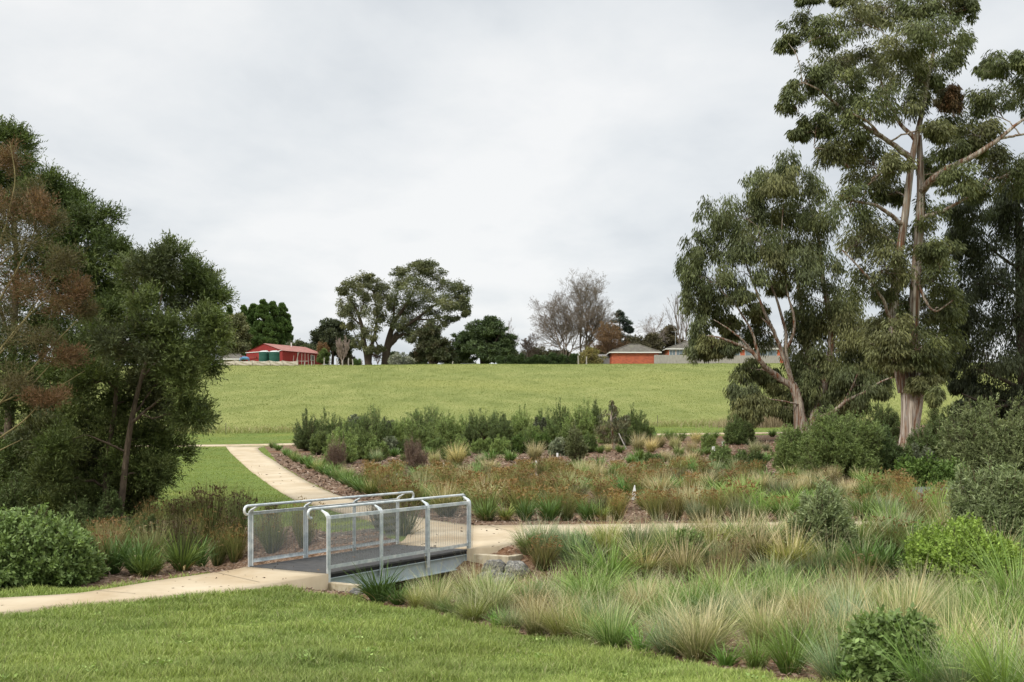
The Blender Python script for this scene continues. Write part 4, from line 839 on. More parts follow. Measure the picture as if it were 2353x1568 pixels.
clump_tree('wattle_tree', 'tall dark green wattle behind the brown tree at the left edge', 'tree', 31.0, (*gr(20, 31),), [[(15, 1215, .16), (20, 1000, .13), (30, 800, .1), (40, 600, .07), (25, 420, .03), (20, 340, .015)], [(45, 1215, .10, .4), (60, 1000, .085, .4), (100, 800, .065, .4), (150, 640, .045), (190, 520, .02)]],
           [[(30, 800, .05), (-20, 650, .035), (-30, 500, .02)], [(70, 950, .05), (150, 850, .035), (220, 720, .02)]], W2, [(.08, .112, .03), (.06, .085, .025), (.115, .14, .042)], M_barkw, 52, depth=.6, puffs=14, shoots=46, sl=.38, dens=1, sz=1.18, lpp=140, ll=.105, lw=.027, droop=-.25, twig_r=.004, jitter=3)
# brown fine-twigged tree
rg = np.random.default_rng(53)
br_l = [[(-80, 1010, 0.0312), (40, 885, 0.0234), (130, 785, 0.0156), (212, 700, 0.0062)], [(-80, 910, 0.0312), (30, 765, 0.0234), (100, 690, 0.0156), (195, 690, 0.0062)], [(-80, 820, 0.0312), (30, 640, 0.0234), (85, 530, 0.0156), (62, 430, 0.0062)], [(-80, 720, 0.0260), (10, 540, 0.0208), (38, 410, 0.0130), (22, 325, 0.0052)], [(-80, 1060, 0.0260), (60, 965, 0.0182), (110, 905, 0.0114), (195, 852, 0.0052)], [(-80, 1075, 0.0208), (0, 1035, 0.0156), (50, 1010, 0.0062)], [(-60, 880, 0.0260), (20, 790, 0.0182), (120, 640, 0.0114), (165, 590, 0.0052)], [(-70, 660, 0.0260), (40, 580, 0.0156), (130, 520, 0.0062)], [(-80, 960, 0.0208), (60, 900, 0.0156), (150, 800, 0.0062)]]
br_c = [(22, 365, 26, 34), (58, 450, 42, 38), (112, 515, 36, 30), (48, 555, 50, 38), (132, 595, 40, 32), (60, 655, 50, 38), (150, 700, 48, 28), (190, 715, 26, 24), (80, 775, 50, 34), (150, 822, 38, 26), (40, 875, 44, 34), (112, 912, 46, 22), (0, 480, 40, 50), (0, 720, 44, 50), (-30, 600, 44, 50), (175, 660, 26, 26), (90, 480, 30, 30)]
clump_tree('dry_tree', 'rust brown twiggy tree leaning in at the left edge', 'tree', 25.5, (*gr(-110, 25.5),), [[(-115, 1240, .16), (-105, 1050, .13), (-95, 850, .11), (-85, 650, .08), (-60, 480, .05), (-20, 360, .02)]], br_l, br_c, BRN, M_barko, 54, depth=.5, puffs=44, dens=1.5, soft=.4, sz=1.25, lpp=40, ll=.085, lw=.013, droop=-.5, twig_r=.0065, jitter=3, fill=.7, extra_pal=[(.13, .11, .05), (.10, .085, .04)])

# ------------------------------------------------------------------ trees along the crest
rg = np.random.default_rng(61)
def bg(name, label, x, yt, yb, hw, Y, pal, seed, n=26, s=.34, low=.22, cone=0, group=None, bark=None, trunk=None, droop=.1, lpp=42, ll=.5, lw=.2, puffs=10, stems=None, limbs=(), cl=None, depth=.8, cat='tree', fill=.42, pr=.38, flat=1.0, tr=None):
    g = np.random.default_rng(seed); k = Y/F
    cl = cl or [(a, b, c, d, e*k) for a, b, c, d, e in dome(x, yt, yb, hw, n, g, s, low, cone)]
    h = yb-yt; r = tr or .035*h*k
    st = stems or [[(x, yb+2, r), (x+hw*.03, yb-h*.3, r*.8), (x, yb-h*.7, r*.4), (x, yt+h*.1, r*.15)]]
    b = gr(x, Y)
    return clump_tree(name, label, cat, Y, (*b,), st, list(limbs), cl, [tuple(c*1.45 for c in q) for q in pal] if pal is not CYP else pal, bark or M_barkd, seed, group, depth, puffs, lpp, ll, lw, droop, dens=2.2, sz=1.2, twig_r=.03, fill=fill, pr=pr, flat=flat)
CYP = [(.11, .175, .05), (.085, .14, .042), (.135, .20, .06)]
for i, (x, yt, hw, lab) in enumerate(((527, 705, 15, 'small dark conifer top leftmost of the conifer group'), (560, 706, 28, 'left shoulder conifer of the dense group behind the red shed'), (583, 699, 34, 'second conifer of the dense group behind the red shed'), (604, 692, 34, 'tallest narrow conifer in the middle of the group behind the shed'), (627, 696, 34, 'fourth conifer of the group behind the shed, second from its right end'), (648, 701, 36, 'rightmost broad conifer of the group behind the red shed'))):
    bg('conifer_tree', lab, x, yt, 822, hw, 243+(i % 3)*2.5, CYP, 70+i, n=95, s=.27, low=.05, cone=1, group='conifers behind the red shed', lpp=60, ll=.42, lw=.16, droop=-.8, puffs=10, flat=1.7)
bg('olive_tree', 'olive green soft tree left of the conifers above the pale house', 540, 722, 836, 36, 236, [(.10, .105, .045), (.08, .088, .04), (.13, .13, .06)], 77, n=30, s=.36, lpp=44, droop=.3)
bg('hedge_tree', 'dark leafy tree with pale flecks right behind the red shed roof', 690, 786, 832, 36, 240, DARK+[(.14, .15, .10)], 78, n=22, s=.35, low=.1, lpp=46)
bg('blackwood_tree', 'dark broad tree left of the two big crest eucalypts', 764, 738, 836, 48, 242, [(.045, .055, .028), (.035, .045, .024), (.06, .068, .035)], 79, n=30, s=.3, low=.3, lpp=44)
k_ = 228/F
eL = [(795, 690, 20, 22), (815, 662, 20, 18), (845, 645, 24, 14), (875, 660, 18, 16), (790, 715, 18, 14), (785, 668, 12, 10), (830, 690, 26, 22), (862, 700, 24, 22), (812, 720, 22, 16), (845, 730, 22, 18), (875, 725, 16, 16), (855, 670, 20, 18), (885, 685, 14, 20), (800, 745, 14, 12), (830, 765, 18, 14), (860, 765, 18, 16), (820, 790, 10, 12), (850, 640, 14, 8), (800, 655, 12, 8), (870, 800, 12, 10), (847, 800, 12, 10)]
bg('eucalyptus_tree', 'left eucalypt of the pair on the crest, open crown over a dark forked trunk', 846, 632, 838, 60, 228, [(.10, .105, .048), (.08, .088, .042), (.125, .12, .055), (.07, .08, .04)], 80, cl=eL, stems=[[(847, 840, .75), (843, 815, .62), (836, 790, .5), (832, 750, .38), (820, 712, .26), (806, 690, .12)], [(848, 838, .5), (852, 800, .4), (862, 770, .32), (868, 720, .22), (858, 670, .1)]],
   limbs=[[(832, 750, .2), (812, 732, .16), (795, 712, .1)], [(826, 725, .18), (838, 690, .12), (850, 660, .06)], [(838, 800, .2), (820, 780, .12), (812, 760, .07)]], lpp=60, ll=.42, lw=.15, puffs=11, droop=.4, depth=.6)
eR = [(925, 640, 22, 18), (955, 620, 26, 14), (985, 612, 22, 10), (1005, 630, 22, 14), (1040, 655, 20, 14), (1062, 670, 18, 14), (940, 660, 28, 20), (975, 645, 28, 18), (1010, 660, 28, 20), (1045, 685, 22, 14), (915, 675, 20, 22), (950, 690, 28, 20), (990, 680, 30, 20), (1025, 700, 26, 18), (1060, 700, 18, 12), (1072, 718, 8, 9), (925, 710, 22, 18), (960, 720, 28, 20), (1000, 715, 26, 18), (1035, 730, 16, 10), (910, 740, 18, 16), (940, 745, 24, 18), (975, 750, 26, 18), (1005, 745, 18, 14), (930, 770, 18, 16), (900, 700, 12, 18), (955, 775, 18, 12), (1066, 690, 10, 10), (960, 606, 14, 6), (915, 625, 12, 8)]
bg('eucalyptus_tree', 'right eucalypt of the pair on the crest, the highest wide domed crown there', 890, 604, 838, 92, 231, [(.095, .105, .045), (.075, .086, .04), (.12, .12, .052), (.065, .078, .038)], 81, cl=eR, stems=[[(886, 842, .95), (888, 810, .8), (893, 780, .62), (905, 740, .45), (935, 700, .28), (960, 650, .12)], [(891, 800, .6), (915, 760, .4), (955, 735, .32), (1000, 700, .2), (1040, 690, .08)]],
   limbs=[[(895, 795, .42), (920, 770, .34), (950, 768, .25), (968, 756, .15)], [(955, 735, .22), (990, 735, .16), (1030, 728, .08)], [(905, 740, .25), (905, 700, .16), (920, 650, .08)], [(888, 815, .3), (870, 800, .2), (862, 780, .12)]], lpp=64, ll=.42, lw=.15, puffs=12, droop=.35, depth=.6)
bg('oak_tree', 'smaller rounded dark tree with brown tinge under the crest eucalypt', 992, 750, 842, 50, 224, [(.055, .062, .030), (.042, .052, .026), (.085, .065, .038), (.065, .08, .038)], 82, n=34, s=.26, low=.2, lpp=46, stems=[[(990, 842, .4), (985, 810, .3), (975, 785, .2)], [(994, 842, .4), (1000, 800, .3), (1010, 775, .15)], [(998, 842, .3), (1015, 815, .2), (1028, 800, .1)]])
bg('oak_tree', 'large rounded dark green tree with flattened tiers right of the crest eucalypts', 1113, 729, 842, 68, 226, [(.052, .075, .030), (.04, .058, .025), (.075, .10, .04)], 83, n=46, s=.22, low=.18, lpp=50, flat=.6, stems=[[(1108, 842, .4), (1105, 800, .32), (1095, 760, .16)], [(1113, 842, .4), (1115, 790, .3), (1120, 750, .12)], [(1118, 842, .35), (1130, 800, .25), (1150, 765, .1)]])
bg('flowering_shrub', 'grey leafy shrub with pale flecks right of the crest eucalypt trunks', 918, 818, 842, 34, 219, [(.10, .11, .07), (.13, .14, .10), (.3, .3, .26)], 84, n=16, s=.35, low=.05, lpp=30, ll=.3, lw=.14, cat='shrub', tr=.1)
bg('clipped_shrub', 'small round bright green shrub at the foot of the crest eucalypt', 820, 821, 838, 8, 216, GRN, 85, n=8, s=.5, low=.1, lpp=40, ll=.25, lw=.1, cat='shrub', tr=.06)
bg('garden_shrub', 'yellow green bush in front of the orange tree right of the red shed', 744, 805, 838, 14, 220, [(.09, .12, .035), (.07, .095, .03)], 86, n=12, s=.45, low=.08, lpp=44, ll=.3, lw=.12, cat='shrub', tr=.08)
bare_tree('bare_tree', 'orange brown twiggy tree behind the yellow green bush', 741, 826, 778, 228, (.22, .125, .065), 90, spread=24, r=.14, up=.6, stems=4, rmin=.02, leaf=([(.22, .12, .05), (.17, .10, .045)], 2500, .22, .09))
bare_tree('bare_tree', 'pale leafless many stemmed shrub between the bush and the crest eucalypt', 786, 838, 778, 221, (.33, .26, .22), 91, spread=22, r=.14, up=.7, stems=6, levels=((9, .6), (7, .5), (4, .5)), rmin=.026)
bare_tree('bare_tree', 'low red brown twiggy thicket below the crest eucalypt crown', 868, 838, 800, 234, (.15, .09, .065), 92, spread=34, r=.15, up=.3, stems=6, rmin=.016)
bare_tree('bare_tree', 'faint pale birch like bare tree right of the large rounded tree', 1180, 838, 740, 252, (.34, .30, .28), 93, spread=26, r=.2, up=.5, rmin=.014, stems=2)
bare_tree('bare_tree', 'low mauve brown twiggy tree between the round tree and the big bare trees', 1212, 838, 774, 238, (.155, .115, .10), 94, spread=36, r=.16, up=.35, stems=5, rmin=.016)
bare_tree('bare_tree', 'wide leafless brown tree, left of the two tallest bare trees', 1297, 834, 684, 236, (.19, .15, .118), 95, spread=44, r=.32, up=.42, stems=5, levels=((13, .72), (9, .56), (7, .5), (4, .5)), rmin=.013)
bare_tree('bare_tree', 'tallest leafless tree on the crest with fine upright twigs', 1340, 834, 652, 240, (.20, .165, .13), 96, spread=40, r=.36, up=.6, stems=3, levels=((18, .66), (10, .52), (7, .5), (4, .5)), rmin=.013)
bare_tree('autumn_tree', 'rusty orange half bare tree before the dark cedar', 1402, 828, 740, 233, (.20, .125, .075), 97, spread=44, r=.24, up=.25, stems=5, levels=((11, .7), (8, .5), (6, .5), (3, .5)), rmin=.015, leaf=([(.24, .13, .055), (.19, .11, .05), (.16, .12, .06)], 5200, .24, .1))
CED = [(1424, 722, 8, 6), (1420, 735, 16, 6), (1436, 742, 14, 5), (1425, 755, 22, 6), (1442, 758, 10, 5), (1415, 770, 22, 7), (1432, 775, 18, 6), (1420, 790, 22, 8), (1436, 795, 16, 8), (1410, 805, 20, 8), (1447, 760, 8, 4), (1405, 752, 10, 6)]
bg('cedar_tree', 'dark grey green cedar with tiered branches behind the rusty tree', 1424, 716, 836, 30, 246, [(.045, .06, .045), (.035, .048, .036)], 98, cl=CED, lpp=60, ll=.4, lw=.12, puffs=10, droop=.1, depth=.6)
bare_tree('bare_tree', 'tall thin leafless tree with few upright branches behind the brick house', 1570, 830, 654, 247, (.20, .165, .14), 99, spread=22, r=.34, up=.8, stems=3, levels=((7, .5), (5, .45), (4, .45)), rmin=.016)
bare_tree('bare_tree', 'spreading pale bare tree left of the thin tall one behind the brick house', 1512, 832, 712, 244, (.28, .235, .205), 100, spread=40, r=.22, up=.25, stems=2, levels=((9, .62), (7, .5), (5, .5), (3, .5)), rmin=.016)
bare_tree('bare_tree', 'pale bare tree seen in the gap right of the tall eucalypt trunk', 2150, 838, 785, 236, (.38, .34, .31), 101, spread=40, r=.16, up=.3, stems=3, rmin=.016)
bg('blackwood_tree', 'brown green bushy tree over the brick house roof', 1538, 755, 836, 32, 250, [(.085, .075, .04), (.065, .06, .034), (.11, .085, .045)], 102, n=22, s=.36, low=.15, lpp=44)
bg('golden_shrub', 'yellow green loose shrub under the tallest bare tree', 1350, 802, 842, 38, 227, [(.16, .14, .045), (.12, .12, .045), (.2, .16, .06)], 103, n=18, s=.3, low=.05, lpp=22, ll=.3, lw=.13, cat='shrub', tr=.1)
bg('cedar_tree', 'small dark tree showing right of the tall eucalypt trunk on the skyline', 2172, 812, 838, 26, 250, DARK, 104, n=12, s=.4, low=.1, lpp=40)
bg('shrub', 'rounded green shrub in front of the brick house windows', 1583, 812, 826, 24, 228, [(.05, .075, .03), (.04, .06, .025), (.11, .09, .04)], 105, n=12, s=.4, low=.05, lpp=44, ll=.25, lw=.1, cat='shrub', tr=.06)
HD = [(1150, 820, 12), (1176, 818, 12), (1198, 817, 11), (1217, 819, 9), (1232, 818, 10), (1249, 818, 12), (1270, 815, 14), (1294, 815, 13), (1318, 815, 12)]
for i, (x, yt, hw) in enumerate(HD):
    bg('hedge_shrub', '%s dark young hedge shrub from the left in the row along the crest' % ('first', 'second', 'third', 'fourth', 'fifth', 'sixth', 'seventh', 'eighth', 'ninth')[i], x, yt, 843, hw, 215, [(.04, .062, .022), (.032, .05, .02), (.055, .08, .028)], 110+i, n=12, s=.5, low=.05, lpp=34, ll=.22, lw=.09, group='hedge shrubs along the crest', cat='shrub', tr=.06, droop=-.3)
for i, (x, yt, hw, Y, lab) in enumerate(((640, 812, 0, 0, ''),)): pass
bg('windbreak_tree', 'dark low shrubs seen between the round trees and hedge row at the skyline', 1058, 812, 842, 34, 236, DARK, 120, n=14, s=.35, low=.05, lpp=40)
bg('windbreak_tree', 'dim bushy tree behind the hedge row under the mauve twiggy tree', 1240, 806, 842, 50, 244, [(.06, .062, .035), (.075, .07, .04)], 121, n=20, s=.28, low=.05, lpp=34)
for i, (x, yt, hw, lab) in enumerate(((715, 808, 20, 'low dark bush just right of the red shed end'), (905, 812, 22, 'dark low bush behind the trunk of the right crest eucalypt'), (955, 818, 22, 'low dark bush left of the smaller rounded tree'), (1035, 806, 24, 'dark bush filling the gap between the two rounded dark trees'), (1175, 806, 26, 'dark low bush at the right skirt of the large rounded tree'), (1290, 808, 34, 'dim low thicket under the wide leafless tree'), (1385, 800, 34, 'dim brown green thicket left of the brick garage roof'), (1460, 780, 34, 'dim bush behind the brick garage roof ridge'), (1500, 770, 26, 'dark bush between the two brick roofs'), (800, 818, 24, 'dim low bush behind the bleached fence posts'))):
    bg('low_bush', lab, x, yt, 846, hw, 241+(i % 4), DARK if i < 5 else [(.075, .07, .04), (.09, .08, .05)], 130+i, n=13, s=.4, low=.02, lpp=40, cat='shrub', tr=.08)
bg('windbreak_tree', 'dark tree far left seen through the wattle crowns on the crest', 420, 770, 842, 70, 240, DARK, 122, n=22, s=.3, low=.05, lpp=30)
# ------------------------------------------------------------------ shrubs
ORD = 'first second third fourth fifth sixth seventh eighth ninth tenth eleventh twelfth thirteenth fourteenth fifteenth sixteenth seventeenth eighteenth nineteenth twentieth'.split()
ORD = list(ORD)
ORD += ['twenty-'+o for o in ORD[:9]] + ['thirtieth'] + ['thirty-'+o for o in ORD[:9]] + ['fortieth'] + ['forty-'+o for o in ORD[:9]] + ['fiftieth'] + ['fifty-'+o for o in ORD[:9]] + ['sixtieth'] + ['sixty-'+o for o in ORD[:9]] + ['seventieth'] + ['seventy-'+o for o in ORD[:9]]
P_MEL = [(.15, .20, .06), (.11, .155, .048), (.195, .24, .08)]
P_MELD = [(.10, .14, .044), (.074, .108, .036), (.135, .17, .06)]
P_GREY = [(.13, .15, .095), (.10, .12, .07), (.17, .18, .12)]
P_BR = [(.10, .165, .035), (.075, .125, .03), (.14, .20, .05)]
P_DEAD = [(.17, .115, .085), (.13, .09, .065), (.21, .15, .115)]
P_SIL = [(.19, .23, .105), (.135, .175, .07), (.26, .295, .15)]
P_OLV = [(.155, .185, .075), (.12, .15, .06), (.20, .225, .10)]
P_LIME = [(.21, .30, .05), (.165, .245, .045), (.26, .35, .075)]
P_BROAD = [(.16, .225, .068), (.12, .18, .056), (.21, .275, .10)]
def shrub(label, x, yb, yt, hw, pal, seed, name='shrub', ll=.11, lw=.026, up=.9, shoots=650, nl=13, lobes=7, spread=.7, cat='shrub', group=None, stem_col=(.10, .075, .05), shoot=.155, Y=None, stems=14, low=.06, base=None, flowers=0, wmul=1.16):
    rg = np.random.default_rng(seed); b = at(x, yb) if Y is None else gr(x, Y); k = b.y/F; h = (yb-yt)*k; r = hw*k*wmul; shoots = int(shoots*wmul*1.7); b = np.array(b)
    th = thing(name, label, cat, tuple(b), group)
    nst = max(24, int(shoots/9)); u = unit(rg.normal(size=(nst, 3))*[1, 1, 1.05]+[0, 0, .2]); u[:, 2] = np.abs(u[:, 2])+.03; az = np.arctan2(u[:, 1], u[:, 0])
    lump = 1+.16*np.sin(az*2+rg.uniform(0, 6))+.12*np.sin(az*3+rg.uniform(0, 6)+u[:, 2]*4)+.10*np.sin(az*5+u[:, 2]*7+rg.uniform(0, 6))
    E = np.sign(u)*np.abs(u)**np.array([.9, .9, .72])*np.array([r, r, h*.97])*(lump*rg.uniform(.88, 1.03, nst))[:, None]; B0 = np.zeros((nst, 3)); B0[:, :2] = rg.normal(size=(nst, 2))*r*.10; M0 = E*np.array([.62, .62, .36])+rg.normal(size=(nst, 3))*.05*r
    i = rg.integers(0, nst, shoots); tt = (rg.uniform(.16, 1, shoots)**.48)[:, None]; P = B0[i]*(1-tt)**2+2*M0[i]*tt*(1-tt)+E[i]*tt*tt; tan = unit(2*(M0[i]-B0[i])*(1-tt)+2*(E[i]-M0[i])*tt)
    P = P+rg.normal(size=P.shape)*.04*r; P[:, 2] = np.maximum(P[:, 2], h*low*rg.uniform(.5, 2, shoots))
    d = unit(tan*.7+u[i]*.35*spread+np.array([0, 0, up*.25])+rg.normal(size=P.shape)*.34); sl = shoot*h**.5*rg.uniform(.6, 1.3, shoots)
    pc = pick(pal, shoots, rg, .14)
    t = np.linspace(.05, 1, nl)[None, :, None]; LP = P[:, None]+d[:, None]*sl[:, None, None]*(t-.62); LD = unit(d[:, None]*.75+unit(rg.normal(size=(shoots, nl, 3)))*.85)
    LC = np.repeat(pc[:, None], nl, 1)*(1+rg.normal(size=(shoots, nl, 1))*.16)*(1+.22*(t-.5)); n = shoots*nl
    s = rg.uniform(.7, 1.25, n); V, Q, K = leaf_quads(LP.reshape(-1, 3), LD.reshape(-1, 3), ll*s, lw*s, np.clip(LC.reshape(-1, 3), .004, 1), rg); 
    if flowers:
        j = rg.integers(0, shoots, flowers); V2, Q2, K2 = leaf_quads(P[j]+d[j]*sl[j, None]*.5, unit(rg.normal(size=(flowers, 3))), np.full(flowers, .03), np.full(flowers, .03), np.tile([(.75, .6, .12)], (flowers, 1)), rg); V, Q, K = joinm([(V, Q, K), (V2, Q2, K2)])
    link('foliage', mesh_np('foliage', V, Q, K), M_leaf, th)
    j = np.arange(nst); t = np.linspace(0, 1, 6)[None, :, None]
    T = B0[:, None]*(1-t)**2+2*M0[:, None]*t*(1-t)+E[:, None]*t*t; rr = np.linspace(.007*h+.003, .003, 6)[None]*np.ones((len(j), 1))
    V, Q = tubes(T, rr, 4); link('stem', mesh_np('stem', V, Q, np.ones((len(V), 1))*np.array([stem_col])), M_twig, th)
    return th
MS = [  # the planted shrubs in the middle distance: x, base, top, half width, palette, words
    (708, 1036, 962, 34, P_MELD, 'dark olive shrub nearest the far path, left end of the shrub bank'), (762, 1036, 961, 30, P_MELD, 'second shrub from the left end of the shrub bank, dark and upright'),
    (785, 1066, 990, 34, P_MEL, 'bright green rounded shrub behind the brown dead shrub'), (829, 1056, 982, 30, P_MEL, 'mid green shrub right of the bright rounded one at the bank front'),
    (853, 1026, 940, 46, P_MELD, 'large dark shrub standing at the back left of the bank'), (894, 1020, 960, 22, P_GREY, 'grey green leafy shrub between two dark shrubs'),
    (824, 1000, 962, 24, P_GREY, 'greyish shrub half hidden behind the front left shrubs'), (975, 1018, 942, 44, P_MELD, 'wide dark shrub with a flat top at the back of the bank'),
    (968, 1034, 978, 32, P_MEL, 'soft mid green shrub in front of the wide flat topped one'), (1028, 1028, 953, 32, P_MEL, 'tall rounded green shrub left of centre in the bank'),
    (1080, 1030, 976, 22, P_MELD, 'low dark shrub in the gap left of the central shrub'), (1120, 1012, 939, 38, P_MELD, 'big dark rounded shrub at the centre back of the bank'),
    (1197, 1016, 948, 27, P_MEL, 'pale topped green shrub right of the central dark shrub'), (1150, 1022, 974, 26, P_MELD, 'dark textured shrub below the central shrubs'),
    (1250, 1010, 948, 20, P_MELD, 'slim dark shrub behind a small pale one'), (1240, 1012, 964, 15, P_GREY, 'small pale grey shrub among dark ones in the bank'),
    (1291, 1010, 932, 21, P_MELD, 'narrow tall dark shrub in the right half of the bank'), (1335, 1016, 942, 36, P_MEL, 'broad green shrub left of the young staked eucalypt'),
    (1370, 1004, 932, 13, P_MELD, 'thin dark shrub top just left of the young eucalypt'), (1460, 1014, 945, 24, P_MELD, 'dark rounded shrub at the right end of the bank'),
    (1203, 1042, 996, 28, P_BR, 'fresh green low shrub at the front of the bank'), (1109, 1042, 1004, 21, P_MEL, 'small grey green shrub at the bank front centre'),
    (1282, 1048, 1004, 18, P_GREY, 'small grey upright shrub behind a white tree guard'), (1244, 1036, 1000, 22, P_BR, 'low fresh green shrub behind the straw tussock'),
    (1689, 1022, 960, 22, P_MELD, 'dark conical shrub near the cross path, the taller of two'), (1714, 1022, 977, 19, P_MELD, 'dark conical shrub near the cross path, the shorter of two'),
    (1499, 1070, 1042, 19, P_MELD, 'low dark cushion shrub on the mulch among pale tussocks'), (1658, 1078, 1024, 21, P_MELD, 'rounded dark shrub beside two white tree guards'),
    (1719, 1092, 1030, 34, P_MELD, 'double crowned dark shrub in front of the bare mulch slope'), (1629, 1034, 1004, 13, P_MEL, 'small green shrub left of the two conical shrubs'),
    (1425, 1012, 965, 22, P_GREY, 'greyish shrub behind the young eucalypt'), (1350, 1040, 1000, 20, P_MELD, 'dark low shrub below the broad green one'), (1000, 1044, 1004, 20, P_MELD, 'small dark shrub between grey dead shrub and green ones'), (925, 1044, 1005, 20, P_MELD, 'small dark green shrub in front of the wide flat topped one'), (1060, 1050, 1015, 16, P_MEL, 'small soft green shrub above the dry pale tussock')]
MS += [(735, 1046, 982, 26, P_MEL, 'green shrub filling the gap near the left end of the bank, by the far path'), (800, 1030, 958, 28, P_MELD, 'dark shrub behind the bright rounded shrub'), (925, 1022, 956, 30, P_MEL, 'green shrub between the two largest dark shrubs of the left half'), (1000, 1022, 958, 28, P_MEL, 'green shrub right of the wide flat topped dark one'), (1075, 1012, 952, 28, P_MEL, 'soft green shrub touching the central dark shrub on its left'), (1160, 1008, 950, 28, P_MELD, 'dark shrub touching the central dark shrub on its right'), (1225, 1022, 966, 24, P_MEL, 'green shrub in front of the slim dark one'), (1268, 1020, 960, 22, P_MELD, 'dark shrub between slim and narrow tall shrubs'), (1305, 1028, 972, 24, P_MEL, 'mid green shrub behind the olive sapling'), (1395, 1020, 962, 24, P_MEL, 'green shrub at the left foot of the young eucalypt'), (1440, 1024, 972, 20, P_MEL, 'green shrub at the right foot of the young eucalypt'), (865, 1060, 1004, 26, P_MEL, 'low green shrub on the left front of the bank'), (1150, 1044, 1000, 22, P_MEL, 'low green shrub on the centre front of the bank'), (1490, 1012, 972, 22, P_MEL, 'low green shrub tapering off the right end of the bank'), (895, 1046, 1000, 20, P_GREY, 'small grey leafed shrub low at the bank front'), (1030, 1056, 1018, 18, P_BR, 'little bright green shrub above the tussocks')]
for i, (x, yb, yt, hw, pal, lab) in enumerate(MS):
    big = (yb-yt) > 60; g = pal is P_GREY; yt += (-6 + (i*37 % 17)) if i < 35 else 10; f_ = (.85, 1.2, 1.5, 1.0, 1.35)[i % 5]; pal = [tuple(c*f_ for c in q) for q in pal]; hw *= .92 if i < 35 else .8
    shrub(lab, x, yb, yt, hw, pal, 300+i, shoots=int(500+hw*16), nl=13, ll=.15 if g else .11, lw=.055 if g else .026, up=.5 if g else 1.0, group='shrubs of the planted bank', low=.03, wmul=1.2)
for i, (x, yb, yt, hw, lab) in enumerate(((773, 1075, 1012, 18, 'brown dead upright shrub before the bright rounded shrub'), (953, 1078, 1012, 25, 'mauve brown dead shrub in the middle of the bank front'), (726, 1032, 970, 12, 'thin dead brown shrub inside the dark left shrubs'), (1925, 1098, 1008, 44, 'tall dead brown shrub in front of the big green shrub'), (1885, 1098, 1004, 17, 'narrow dead brown stems left of the tall dead shrub'), (1962, 1098, 1042, 18, 'pinkish dead shrub right of the tall dead shrub'))):
    shrub(lab, x, yb, yt, hw, P_DEAD if 'pink' not in lab else [(.28, .16, .11), (.22, .13, .09)], 360+i, name='dead_shrub', ll=.09, lw=.012, up=1.6, spread=.5, shoots=600, nl=9, shoot=.26, stems=40, stem_col=(.16, .11, .085), group='dead brown shrubs')
# large shrubs on the right and left
shrub('big feathery green shrub spreading in front of the spreading eucalypt', 1850, 1092, 985, 62, P_MEL, 380, ll=.12, lw=.026, shoots=2600, nl=13, lobes=8)
shrub('tallest part of the feathery green shrubs left of the tall trunk', 1932, 1098, 956, 76, P_MEL, 381, ll=.12, lw=.026, shoots=3200, nl=13, lobes=9)
shrub('feathery green shrub just left of the tall eucalypt trunk', 2012, 1092, 984, 56, [(.095, .14, .05), (.075, .115, .042), (.12, .16, .06)], 382, ll=.12, lw=.026, shoots=2200, nl=13, lobes=7)
shrub('soft dark green shrub right beside the tall eucalypt trunk', 2142, 1092, 984, 46, P_MELD, 383, ll=.12, lw=.026, shoots=1800, nl=13, lobes=7)
shrub('very dark shrub behind the green ones left of the tall trunk', 2030, 1030, 946, 40, P_MELD, 384, shoots=1200, Y=72)
shrub('very dark shrub behind and right of the tall trunk', 2185, 1040, 950, 46, P_MELD, 385, shoots=1400, Y=72)
shrub('loose dark shrub with upright sprigs at the far right behind the olive shrub', 2235, 1040, 936, 34, P_GREY, 386, shoots=700, Y=66, ll=.16, lw=.05)
shrub('large olive green rounded shrub at the right edge under the dark eucalypt', 2300, 1112, 942, 92, P_OLV, 387, ll=.12, lw=.034, up=.7, shoots=4200, nl=13, lobes=11)
shrub('broad leaved low green shrub below the tall trunk', 2108, 1118, 1056, 40, P_BR, 388, ll=.13, lw=.06, up=.4, shoots=900, nl=9)
shrub('broad leaved green shrub at the edge of the dark gravel', 2185, 1116, 1066, 34, P_BR, 389, ll=.13, lw=.06, up=.4, shoots=700, nl=9)
shrub('small sparse upright shrub in front of the dark shrub by the tall trunk', 2122, 1108, 1030, 20, P_GREY, 390, ll=.13, lw=.05, shoots=260, nl=9)
shrub('silver leaved bushy shrub above the lime green mound at the right edge', 2292, 1262, 1098, 84, P_SIL, 391, ll=.105, lw=.026, up=.7, shoots=3000, nl=14, lobes=9, shoot=.26, wmul=1.1, stems=24, stem_col=(.16, .11, .07))
shrub('silver leaved shrub with upright sprigs in the middle of the reed bank', 1892, 1276, 1140, 66, P_SIL, 392, ll=.095, lw=.024, up=1.0, shoots=2000, nl=14, lobes=8, shoot=.26, wmul=1.1, stems=20, stem_col=(.15, .11, .07))
shrub('bright lime green spreading mound of small leaves on the right', 2205, 1350, 1218, 128, P_LIME, 393, ll=.06, lw=.03, up=.9, shoots=4200, nl=14, lobes=12, shoot=.24)
shrub('dark green glossy leafed shrub at the lower right edge of the lawn', 2043, 1580, 1424, 82, P_BROAD, 394, ll=.062, lw=.034, up=.8, shoots=1500, nl=12, lobes=8, shoot=.24, flowers=10)
shrub('small leafy green shrub rising among fine grass below the right path', 1580, 1302, 1222, 32, P_BROAD, 395, ll=.06, lw=.03, up=.8, shoots=620, nl=12, shoot=.18)
shrub('small leafy shrub low among grass right of the silver leaved shrub', 2040, 1400, 1340, 26, P_BROAD, 396, ll=.05, lw=.026, shoots=300)
shrub('leafy green shrub mounding over the lawn at the left edge', -20, 1342, 1184, 150, P_BROAD, 397, ll=.075, lw=.038, up=.6, shoots=3600, nl=12, lobes=12, shoot=.24)
